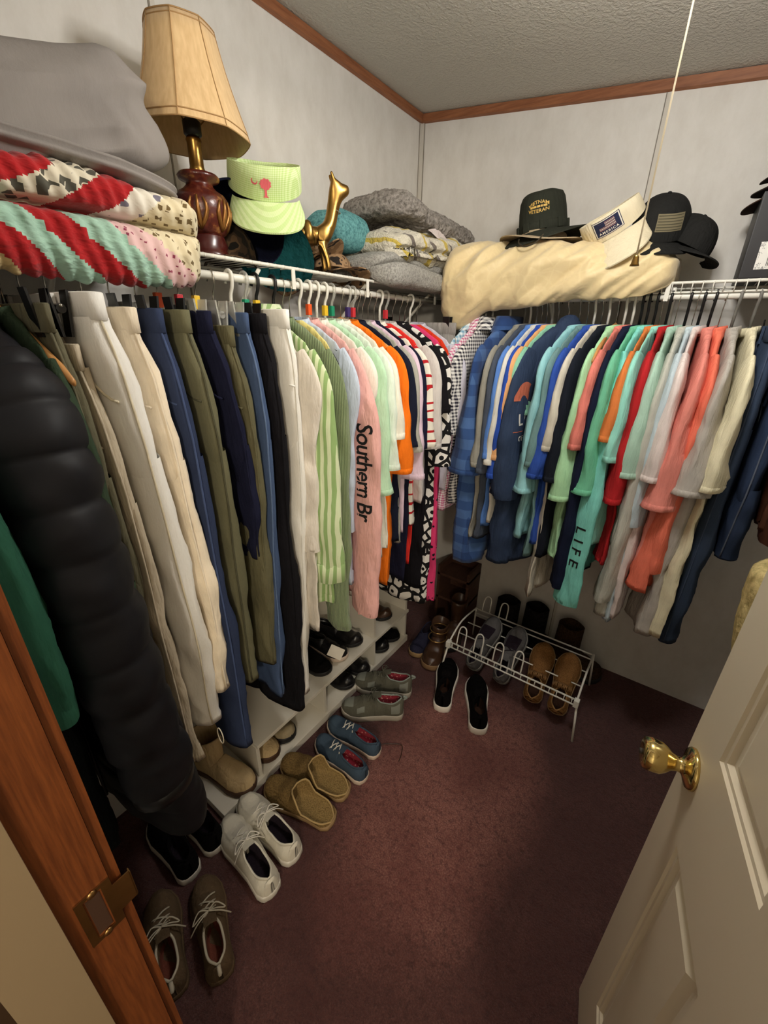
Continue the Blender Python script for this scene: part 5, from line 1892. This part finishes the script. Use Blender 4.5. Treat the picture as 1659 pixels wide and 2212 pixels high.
for i, (lab, mt) in enumerate((('lowest brown felt hat of the stack on the black box', M_FELT), ('middle brown felt hat of the stack on the black box', M_FELTD), ('topmost dark brown felt hat of the stack on the black box', M_FELTD))):
    brim_hat(lab, (1.405 + .012 * i, -.150, 1.916 + .034 * i), (-.97, -.10, .0), (.04, -.04, 1), (mt, mt, mt), h=.04 if i < 2 else .10, a=.10, b=.085, brim=.085, droop=.030, wav=.004, name='felt_hat', seed=i * 2.0, band_mat=M_PLB, pinch=.15)
# ------------------------------------------------------------------ white shoe organizer along the left wall
M_LAM = plain('white_laminate', C(216, 210, 196), .4, 0, .4)
org = thing('shoe_organizer', 'low white laminate shoe organizer along the left wall', 'shelf', (0, 0, 0))
MB().box(.004, .31, -1.56, -.42, .0, .035).build('base_board', M_LAM, org, smooth=False, bevel=.002)
MB().box(.004, .31, -1.40, -.42, .187, .203).build('shelf_board', M_LAM, org, smooth=False, bevel=.002)
for y in (-1.395, -1.05, -.705, -.43):
    MB().box(.004, .30, y - .007, y + .007, .035, .187).build('divider', M_LAM, org, smooth=False, bevel=.001)
    if y > -1.0:
        MB().box(.004, .30, y - .007, y + .007, .203, .41).build('divider', M_LAM, org, smooth=False, bevel=.001)
MB().box(.004, .008, -1.40, -.42, .035, .41).build('back_panel', M_LAM, org, smooth=False)
org2 = thing('shoe_cubby', 'dark brown wooden shoe cubby standing in the far corner', 'shelf', (0, 0, 0))
M_BRNW = wood_material('dark_brown_wood', C(70, 46, 36), C(98, 66, 50), (10, 1.5, 10), .6)
for z in (.0, .15, .30):
    MB().box(.33, .52, -.16, -.006, z, z + .014).build('shelf_board', M_BRNW, org2, smooth=False)
for x in (.33, .506):
    MB().box(x, x + .014, -.16, -.006, .014, .36).build('side', M_BRNW, org2, smooth=False)
MB().box(.344, .506, -.012, -.006, .014, .36).build('back_panel', M_BRNW, org2, smooth=False)


# ------------------------------------------------------------------ shoes
HW = [(0, .004), (.006, .014), (.016, .021), (.035, .027), (.10, .0345), (.30, .033), (.50, .039), (.70, .0475), (.84, .0445), (.94, .031), (.985, .016), (1, .006)]


def lerp(tab, t):
    for (a, va), (b, vb) in zip(tab, tab[1:]):
        if t <= b:
            return va + (vb - va) * max(0, (t - a)) / (b - a)
    return tab[-1][1]


class Shoe:
    def __init__(self, L=.285, W=1.0, H=1.0, vamp=.078, rim=.062, heel=.068, toe=.034, sole=.024, o0=.035, o1=.47, flare=0.0, ow=.72, toe_round=1.0):
        self.__dict__.update(locals())

    def hw(self, s):
        return lerp(HW, s) * self.W

    def top(self, s):
        return self.sole + self.H * interp([(0, self.heel - .006), (.03, self.heel), (.20, self.rim), (.36, self.rim + .004), (.47, self.vamp), (.62, self.vamp * .80), (.78, self.vamp * .58), (.9, self.toe + .008), (.96, self.toe), (1, self.toe * .55)], s)

    def x(self, s):
        return (s - .5) * self.L

    def section(self, s):
        hw, tp, z0 = self.hw(s), self.top(s), self.sole - .002
        H = tp - z0
        openr = self.o0 < s < self.o1
        fr = 1.0
        if openr:
            u = (s - self.o0) / (self.o1 - self.o0)
            fr = .10 + .90 * (1 - abs(2 * u - 1) ** 3.0)
        ow = hw * self.ow * (fr if openr else .62)
        pts = []
        K = 9
        # outer right wall
        lean = self.flare if openr else 0
        for i in range(K):
            t = i / (K - 1)
            y = hw + (ow + lean - hw) * t ** 2.2 + .0035 * math.sin(PI * t)
            if not openr:
                a = t * PI / 2 * .62
                y = hw * math.cos(a) ** .8
                pts.append((y, z0 + H * math.sin(a) ** .85 * .97))
            else:
                pts.append((y, z0 + H * t))
        yr, zr = pts[-1]
        mid = []
        M = 11
        for i in range(1, M):
            t = i / M
            y = yr * math.cos(PI * t)
            if openr:
                z = zr - (zr - z0 - .006) * min(1, (math.sin(PI * t) * 1.6)) ** .55
                y *= .93
            else:
                z = zr + (tp - zr) * math.sin(PI * t) ** .9 if tp > zr else zr + H * .03 * math.sin(PI * t)
            mid.append((y, z))
        left = [(-y, z) for y, z in reversed(pts)]
        return pts, mid, left, openr

    def ring(self, s):
        a, b, c, o = self.section(s)
        return [(self.x(s), y, z) for y, z in a + b + c], o


def shoe(name, label, loc, rot, mats, cat='shoe', laces=None, lace_s=(.50, .66), stripe=None, trim=None, tab=None, bow=False, shaft=0.0, sole_lip=.004, group=None, fringe=None, scale=1.0, patches=None, **kw):
    """mats: upper, sole, lining.  local +x is the toe, z up, origin under the middle of the sole"""
    S = Shoe(**kw)
    root = thing(name, label, cat, loc, rot, group or ('shoes and boots in the closet'))
    root.scale = (scale,) * 3
    N = 54
    ss = [i / N for i in range(N + 1)]
    eps = .006
    ss = sorted(set(ss + [.003, .006, .011, .016, .026, .974, .993, S.o0 - eps, S.o0 + eps, S.o1 - eps, S.o1 + eps, .99]))
    ss = [s for s in ss if 0 <= s <= 1]
    data = [S.ring(s) for s in ss]
    n = len(data[0][0])
    up, ln = MB(), MB()
    vs = [p for r, _ in data for p in r]
    fu, fl = [], []
    for i in range(len(data) - 1):
        for j in range(n - 1):
            q = (i * n + j, (i + 1) * n + j, (i + 1) * n + j + 1, i * n + j + 1)
            inside = 9 <= j + .5 < 9 + 10 and (data[i][1] and data[i + 1][1])
            (fl if inside else fu).append(q)
    up.add(vs, fu)
    up.f.append(tuple(range(n - 1, -1, -1)))
    up.mi.append(0)
    uo = up.build('upper', mats[0], root)
    if fl:
        ln.add(vs, fl)
        ln.build('lining', mats[2], root)
    # sole
    out = []
    M = 40
    for i in range(M + 1):
        s = i / M
        out.append((S.x(s), S.hw(s) + sole_lip))
    loop = out + [(x, -y) for x, y in reversed(out)]
    c = Vector((0, 0, 0))
    rings = []
    for z, g in ((0, .955), (.002, .985), (S.sole * .5, 1.0), (S.sole - .001, .995), (S.sole + .002, .955)):
        rings.append([(x * (1 + .012 * (g - .955) / .045) if True else x, y * g, z + (.012 * max(0, (x / S.L - .22) / .28) ** 2)) for x, y in loop])
    so = MB().loft(rings, True, True).build('sole', mats[1], root)
    if stripe:
        st = MB().loft([[(x * 1.013, y * 1.004, z + .012 * max(0, (x / S.L - .22) / .28) ** 2) for x, y in loop] for z in (S.sole * .62, S.sole * .78)])
        st.build('stripe', stripe, so)
    # collar trim around the opening
    if S.o1 - S.o0 > .1 and trim is not False:
        pts = []
        for i in range(15):
            s = S.o0 + eps * 1.2 + (S.o1 - S.o0 - 2.4 * eps) * i / 14
            a, b, c2, o = S.section(s)
            pts.append((S.x(s), a[-1][0], a[-1][1]))
        loop2 = pts + [(x, -y, z) for x, y, z in reversed(pts)]
        MB().tube(loop2, .0032, 6, closed=True).build('collar', trim or mats[0], root)
    if laces:
        m = MB()
        k = 5
        for i in range(k):
            s = lace_s[0] + (lace_s[1] - lace_s[0]) * i / (k - 1)
            w = S.hw(s) * .52
            p = []
            for j in range(7):
                u = -1 + j / 3
                p.append((S.x(s) + .010 * u * (1 if i % 2 else -1), w * u, S.top(s) + .004 - .012 * abs(u) ** 2.2))
            m.tube(p, .0022, 6)
        if bow:
            s = lace_s[0]
            zt = S.top(s) + .006
            for sg in (-1, 1):
                m.tube(catmull([(S.x(s), 0, zt), (S.x(s) + .006, sg * .022, zt + .008), (S.x(s) - .012, sg * .042, zt - .004), (S.x(s) - .004, sg * .02, zt), (S.x(s), 0, zt)], 16), .0018, 5)
                m.tube(catmull([(S.x(s), 0, zt), (S.x(s) - .015, sg * .03, zt - .002), (S.x(s) - .02, sg * .052, zt - .03)], 10), .0018, 5)
        m.build('laces', laces, root)
        tg = MB()
        rows = []
        for i in range(6):
            s = S.o1 - .10 + .12 * i / 5
            w = .017
            z = S.vamp * S.H + S.sole + .012 - .010 * (i / 5)
            rows.append([(S.x(s), -w, z - .004), (S.x(s), 0, z), (S.x(s), w, z - .004)])
        tg.loft(rows, closed=False)
        tg.build('tongue', mats[0], root)
    if tab:
        MB().tube(catmull([(-S.L * .5 + .006, 0, S.top(0) - .008), (-S.L * .5 - .012, 0, S.top(0) + .006), (-S.L * .5 + .004, 0, S.top(0) + .012)], 8), .005, 6).build('pull_tab', tab, root)
    if shaft:
        rings = []
        for i in range(9):
            u = i / 8
            cx_ = S.x(.24) + .004 * u
            a_, b_ = (.062 - .004 * u), (.036 + .010 * u)
            rings.append([(cx_ + a_ * math.cos(2 * PI * k / 24), b_ * math.sin(2 * PI * k / 24), S.sole + .03 + shaft * u + .004 * math.sin(3 * 2 * PI * k / 24 + 9 * u)) for k in range(24)])
        rings.append([((x - S.x(.24)) * .9 + S.x(.24), y * .9, z - .002) for x, y, z in rings[-1]])
        rings.append([((x - S.x(.24)) * .88 + S.x(.24), y * .88, z - shaft * .7) for x, y, z in rings[-1]])
        MB().loft(rings).build('shaft', mats[0], root)
    if fringe:
        m = MB()
        rnd = random.Random(3)
        for i in range(26):
            u = -1 + 2 * i / 25
            s = S.o1 + .04
            y0 = S.hw(s) * u * .85
            p0 = Vector((S.x(s), y0, S.top(s) - .012 * u * u + .002))
            m.tube([p0, p0 + Vector((-.012, rnd.uniform(-.004, .004), .006)), p0 + Vector((-.024, rnd.uniform(-.008, .008), -.004))], .0016, 4)
        m.build('fringe', fringe, root)
    if patches:
        for (s0, s1, f0, f1), pm in patches:
            vs2, fs2 = [], []
            A, B = 6, 5
            for i in range(A + 1):
                s = s0 + (s1 - s0) * i / A
                r, o = S.ring(s)
                for j in range(B + 1):
                    f = f0 + (f1 - f0) * j / B
                    k = f * (n - 1)
                    k0 = int(k)
                    p = Vector(r[k0]).lerp(Vector(r[min(k0 + 1, n - 1)]), k - k0)
                    cc = Vector((p.x, 0, S.sole + .01))
                    p += (p - cc).normalized() * .0022
                    vs2.append(p)
            for i in range(A):
                for j in range(B):
                    fs2.append((i * (B + 1) + j, (i + 1) * (B + 1) + j, (i + 1) * (B + 1) + j + 1, i * (B + 1) + j + 1))
            MB().add(vs2, fs2).build('overlay', pm, uo)
    return root


def between(heel, toe, L=.285, z=.0):
    """location and yaw of a shoe from its heel and toe on the ground"""
    h, t_ = Vector(heel), Vector(toe)
    return ((h.x + t_.x) / 2, (h.y + t_.y) / 2, z), (0, 0, math.atan2(t_.y - h.y, t_.x - h.x))


M_CANV = fabric(C(214, 208, 192), .06, 500, .2)
M_RUBW = plain('white_rubber', C(214, 208, 196), .5)
M_RUBB = plain('black_rubber', C(26, 25, 25), .6)
M_RUBT = plain('tan_rubber', C(150, 122, 84), .7)
M_INS = fabric(C(40, 32, 40), .1)
loc, rot = between((.605, -1.60), (.315, -1.56))
shoe('canvas_sneaker', 'white canvas lace up sneaker, nearer of the pair', loc, rot, (M_CANV, M_RUBW, M_INS), laces=M_RUBW, bow=True, W=1.04, o1=.50, vamp=.066, rim=.05, heel=.058, stripe=M_CANV)
loc, rot = between((.590, -1.495), (.305, -1.485))
shoe('canvas_sneaker', 'white canvas lace up sneaker, farther of the pair beside the slippers', loc, rot, (M_CANV, M_RUBW, M_INS), laces=M_RUBW, bow=True, W=1.04, o1=.50, vamp=.066, rim=.05, heel=.058, stripe=M_CANV)
M_SUED = fuzzy(C(116, 92, 56), C(138, 112, 70), 240)
M_SUEDT = plain('slipper_trim', C(176, 148, 100), .9)
M_FLC = fuzzy(C(150, 122, 76), C(172, 144, 94), 260)
loc, rot = between((.605, -1.345), (.335, -1.395))
shoe('slipper', 'tan suede open slipper, nearer to the white sneakers', loc, rot, (M_SUED, M_RUBT, M_FLC), trim=M_SUEDT, W=1.10, o0=.015, o1=.56, vamp=.080, rim=.016, heel=.004, sole=.016, toe=.040, ow=.98, flare=.006, cat='slipper')
loc, rot = between((.575, -1.245), (.325, -1.300))
shoe('slipper', 'tan suede open slipper, nearer to the blue sneakers', loc, rot, (M_SUED, M_RUBT, M_FLC), trim=M_SUEDT, W=1.10, o0=.015, o1=.56, vamp=.080, rim=.016, heel=.004, sole=.016, toe=.040, ow=.98, flare=.006, cat='slipper')
M_BLUC = denim(C(58, 72, 86))
M_REDIN = print_mat('red_print_insole', C(150, 40, 56), C(214, 150, 140), 80, .2)
M_SOLEP = plain('cream_rubber', C(206, 186, 168), .6)
loc, rot = between((.605, -1.165), (.355, -1.155))
shoe('canvas_sneaker', 'blue denim sneaker with red lining, nearer of the pair', loc, rot, (M_BLUC, M_SOLEP, M_REDIN), laces=M_RUBW, L=.255, W=.93, o1=.48, vamp=.060, rim=.046, heel=.052, sole=.018)
loc, rot = between((.585, -1.055), (.335, -1.065))
shoe('canvas_sneaker', 'blue denim sneaker with red lining, farther of the pair', loc, rot, (M_BLUC, M_SOLEP, M_REDIN), laces=M_RUBW, L=.255, W=.93, o1=.48, vamp=.060, rim=.046, heel=.052, sole=.018)
M_GRYM = fabric(C(92, 90, 78), .15, 300, .3)
M_GRYP = plain('grey_overlay', C(122, 124, 114), .6)
M_GRYT = fabric(C(140, 148, 140), .08)
for hl, to, lab in (((.555, -.835), (.335, -.985), 'grey running shoe with silver overlays, nearer of the pair'), ((.520, -.715), (.285, -.835), 'grey running shoe with silver overlays, farther of the pair')):
    loc, rot = between(hl, to)
    shoe('running_shoe', lab, loc, rot, (M_GRYM, plain('grey_midsole', C(168, 160, 146), .6), M_REDIN), laces=M_GRYM, trim=M_GRYT, L=.27, tab=M_GRYT, bow=True, o1=.46, vamp=.082, rim=.060, heel=.074, sole=.026,
         patches=[((.80, .95, .32, .62), M_GRYP), ((.62, .74, .12, .26), M_GRYP), ((.62, .74, .74, .88), M_GRYP), ((.06, .20, .08, .24), M_GRYP), ((.06, .20, .76, .92), M_GRYP)])
M_BLKK = fuzzy(C(14, 13, 13), C(22, 20, 20), 200)
M_BRIN = fabric(C(60, 40, 30), .1)
for hl, to, lab in (((.685, -.725), (.585, -.46), 'black sneaker with thick white sole, left of the pair by the rack'), ((.865, -.735), (.735, -.475), 'black sneaker with thick white sole, right of the pair by the rack')):
    loc, rot = between(hl, to)
    shoe('sneaker', lab, loc, rot, (M_BLKK, plain('bright_white_sole', C(232, 226, 214), .5), M_BRIN), L=.285, o1=.40, o0=.03, vamp=.086, rim=.062, heel=.07, sole=.032, W=1.02, sole_lip=.006)
M_OLDB = fabric(C(96, 78, 58), .15)
M_OLDT = plain('grey_white_trim', C(186, 176, 156), .8)
M_PKIN = fabric(C(120, 66, 52), .2)
for hl, to, lab in (((.565, -1.880), (.335, -1.800), 'old brown canvas shoe with pale trim, nearest the wooden jamb'), ((.635, -1.795), (.405, -1.700), 'old brown canvas shoe with pale laces beside the jamb')):
    loc, rot = between(hl, to)
    shoe('canvas_shoe', lab, loc, rot, (M_OLDB, M_OLDB, M_PKIN), laces=M_OLDT, trim=M_OLDT, L=.25, W=.95, bow=True, tab=M_OLDT, o1=.46, vamp=.070, rim=.055, heel=.06, sole=.018)
for hl, to, lab in (((.365, -1.715), (.13, -1.70), 'black shoe with white sole edge under the quilted coat'), ((.37, -1.625), (.12, -1.615), 'black shoe in the dark behind the white sneakers')):
    loc, rot = between(hl, to)
    loc = (loc[0], loc[1], .0)
    shoe('sneaker', lab, loc, rot, (M_BLKK, M_RUBW, M_INS), L=.25, W=.95, o1=.45)

# ------------------------------------------------------------------ white wire shoe rack
rack = thing('shoe_rack', 'white wire shoe rack with U shaped loops on the carpet', 'shoe rack', (0, 0, 0))
ZA, ZB = .192, .235


def rk(path, r=.0032, name='bar', n=None):
    return MB().tube(catmull(path, n) if n else path, r, 8).build(name, M_WIRE, rack)


FY, BY = -.50, -.20
rk([(.595, FY, ZA), (1.165, FY, ZA)], .0038, 'front_bar')
rk([(.595, FY - .012, ZA - .018), (1.165, FY - .012, ZA - .018)], .0034, 'front_bar')
rk([(.595, BY, .205), (1.165, BY, .205)], .0036, 'back_bar')
rk([(.595, BY - .014, .188), (1.165, BY - .014, .188)], .0032, 'back_bar')
for i in range(19):
    x = .61 + i * .030
    MB().box(x - .0015, x + .0015, FY - .012, FY, ZA - .018, ZA).build('tie', M_WIRE, rack, smooth=False)
for j, (yy, zz, hh, xs) in enumerate(((FY, ZA, .098, [.648, .732, .826, .915]), (BY, .205, .082, [.645, .735]))):
    for x in xs:
        p = [(x - .019, yy, zz), (x - .019, yy + .012, zz + hh * .6), (x - .014, yy + .02, zz + hh * .9), (x, yy + .022, zz + hh), (x + .014, yy + .02, zz + hh * .9), (x + .019, yy + .012, zz + hh * .6), (x + .019, yy, zz)]
        rk(p, .0032, 'loop', 24)
for x, s in ((.592, -1), (1.168, 1)):
    rk([(x, FY, ZA + .004), (x + .012 * s, FY - .015, ZA * .5), (x + .022 * s, FY - .03, .003)], .0046, 'leg')
    rk([(x, BY, .209), (x + .008 * s, BY + .02, .1), (x + .014 * s, BY + .035, .003)], .0046, 'leg')
    rk([(x, FY, ZA + .002), (x, -.38, .235), (x, BY, .207)], .0042, 'side_bar', 14)
    MB().box(x - .010, x + .010, FY - .018, FY + .006, ZA - .026, ZA + .008).build('bracket', M_PLW, rack, smooth=False, bevel=.002)
for k in range(2):
    rk([(.595, -.40 + .1 * k, .18), (1.165, -.40 + .1 * k, .18)], .0028, 'rest_bar')

M_MOC = fuzzy(C(140, 98, 56), C(160, 116, 70), 260)
M_MOCT = plain('moccasin_edge', C(150, 112, 68), .9)
for x, yaw, lab in ((.985, 96, 'tan suede moccasin on the rack, left of the pair'), (1.095, 93, 'tan suede moccasin on the rack, right of the pair')):
    shoe('moccasin', lab, (x, -.37, .128), (0, math.radians(-36), math.radians(yaw)), (M_MOC, M_RUBT, M_BRIN), trim=M_MOCT, L=.27, W=1.08, o1=.40, o0=.02, vamp=.062, rim=.042, heel=.046, sole=.014, toe=.042, fringe=M_MOCT)
M_GRS = fabric(C(98, 96, 96), .1)
M_SIL = plain('silver_grey_trim', C(128, 126, 122), .6)
for x, yaw, lab in ((.715, 84, 'dark running shoe with pale edges on the rack, left of the pair'), (.845, 88, 'grey toed running shoe on the rack, right of the pair')):
    shoe('running_shoe', lab, (x, -.345, .130), (0, math.radians(-38), math.radians(yaw)), (M_GRS, M_SIL, M_INS), trim=M_SIL, L=.28, W=1.0, laces=M_INS, o1=.42, vamp=.07, rim=.055, heel=.06,
         patches=[((.55, .78, .3, .7), M_INS)])

# dark boots and slippers behind the rack and in the corner
M_PLUSH = fuzzy(C(20, 18, 18), C(34, 31, 30), 70)
shoe('plush_boot', 'black plush boot behind the rack, left one', (.80, -.115, 0), (0, 0, math.radians(10)), (M_PLUSH, M_RUBB, M_INS), cat='boot', shaft=.22, W=1.25, H=1.15, sole=.03, L=.27)
shoe('plush_boot', 'black plush boot behind the rack, right one', (.93, -.085, 0), (0, 0, math.radians(-4)), (M_PLUSH, M_RUBB, M_INS), cat='boot', shaft=.21, W=1.2, H=1.15, sole=.03, L=.25)
M_DKBR = fuzzy(C(52, 38, 26), C(70, 52, 36), 120)
shoe('suede_boot', 'dark brown suede boot at the right behind the moccasins', (1.10, -.10, 0), (0, 0, math.radians(0)), (M_DKBR, M_RUBB, M_INS), cat='boot', shaft=.20, W=1.35, H=1.2, L=.24)
M_LEATH = plain('brown_leather_boot', C(66, 44, 30), .35, 0, .5, .2, 50, .15)
M_GOLDB = plain('gold_buckle', C(176, 140, 84), .3, .8)
b1 = shoe('leather_boot', 'brown leather boot with brass buckle straps left of the rack', (.485, -.42, 0), (0, 0, math.radians(285)), (M_LEATH, plain('tan_welt', C(128, 100, 70), .6), M_INS), cat='boot', shaft=.10, W=1.15, L=.27, sole=.026)
for z, xx in ((.095, -.02), (.125, -.05)):
    MB().tube([(xx + .055 * math.cos(2 * PI * k / 20), .046 * math.sin(2 * PI * k / 20), z + .01 * math.cos(2 * PI * k / 20)) for k in range(20)], .003, 5, closed=True).build('strap', M_GOLDB, b1)
shoe('leather_boot', 'dark brown leather boot standing deep in the corner', (.50, -.25, 0), (0, 0, math.radians(280)), (M_LEATH, M_RUBB, M_INS), cat='boot', shaft=.16, W=1.15, L=.27, sole=.026)
shoe('loafer', 'dark navy loafer beside the end of the shoe organizer', (.395, -.40, 0), (0, 0, math.radians(278)), (fabric(C(40, 40, 58)), M_RUBT, M_INS), L=.24, W=.95, o1=.5, vamp=.05, rim=.04, heel=.05)

# shoes on the organizer
M_PAT = plain('black_leather', C(20, 19, 20), .3, 0, .5, .1, 50)
OT = .2035
for x, y, z, yaw, lab, mt, sl_ in ((.16, -.80, OT, 8, 'black leather clog on the upper shelf of the organizer', M_PAT, M_RUBB),
                               (.165, -.905, OT, 4, 'black shoe with cream sole on the upper shelf of the organizer', M_PAT, M_SOLEP),
                               (.165, -1.00, OT, -4, 'black suede shoe on the upper shelf beside the cream trousers', M_BLKK, M_RUBB),
                               (.16, -.56, OT, 6, 'dark brown shoe at the corner end of the upper shelf', M_LEATH, M_RUBB),
                               (.19, -.78, .0355, 6, 'black pump on the organizer base under the shelf', M_PAT, M_RUBB),
                               (.185, -.885, .0355, 2, 'black flat with pale lining on the organizer base', M_PAT, M_RUBB),
                               (.175, -.60, .0355, 5, 'black lace up shoe on the organizer base near the corner', M_PAT, M_RUBB),
                               (.175, -.50, .0355, 5, 'black slip on shoe on the organizer base, last in the row', M_BLKK, M_RUBB)):
    shoe('flat_shoe', lab, (x, y, z), (0, 0, math.radians(yaw)), (mt, sl_, M_SOLEP if 'pale' in lab else M_INS), L=.25, W=.92, o1=.52, vamp=.048, rim=.036, heel=.046, sole=.016)
M_KHA = fabric(C(150, 136, 108), .1)
shoe('espadrille', 'khaki slip on shoe with black edge at the end of the shelf', (.165, -1.225, .0355), (0, 0, math.radians(-4)), (M_KHA, M_RUBB, M_INS), L=.25, W=.98, trim=M_RUBB, o1=.46, vamp=.052, rim=.04, heel=.05)
M_BEI = fabric(C(186, 162, 122), .1)
shoe('ankle_boot', 'beige suede ankle boot with brown sole under the dark jeans', (.20, -1.475, .0355), (0, 0, math.radians(12)), (M_BEI, plain('brown_sole', C(70, 46, 30), .6), M_INS), cat='boot', L=.26, shaft=.14, W=1.0)
shoe('ankle_boot', 'beige suede ankle boot farther back on the organizer base', (.17, -1.33, .0355), (0, 0, math.radians(5)), (M_BEI, plain('brown_sole', C(70, 46, 30), .6), M_INS), cat='boot', L=.26, shaft=.11, W=1.0, H=.8)
# a white card tag among the shoes on the shelf
MB_ = MB().box(-.032, .032, -.002, .002, 0, .048)
tgc = MB_.build('price_card', plain('white_card', C(214, 206, 190), .6), smooth=False)
tgc.location = (.275, -.965, .262)
tgc.rotation_euler = (math.radians(-30), math.radians(28), math.radians(35))
tag(tgc, 'small white card tag resting on a black shoe on the organizer', 'card')

# ------------------------------------------------------------------ yellow foam roll behind the door
fr = soft_block((0, 0, .50), (.13, .11, .50), (.25, .9), 6, .018, 48, 40)
fo = fr.build('foam_roll', fuzzy(C(214, 190, 124), C(232, 212, 150), 40))
fo.location = (1.79, -.56, .010)
fo.rotation_euler = (0, math.radians(-11), 0)
tag(fo, 'pale yellow foam roll standing on the floor behind the door', 'foam roll')
# a loose dark lace on the carpet
tag(MB().tube(catmull([(.555, -1.02, .004), (.60, -.985, .006), (.635, -.965, .004), (.655, -.995, .004), (.665, -1.03, .004)], 24), .0016, 5).build('shoelace', M_LEATH), 'loose thin dark lace lying on the carpet by the blue sneakers', 'lace')
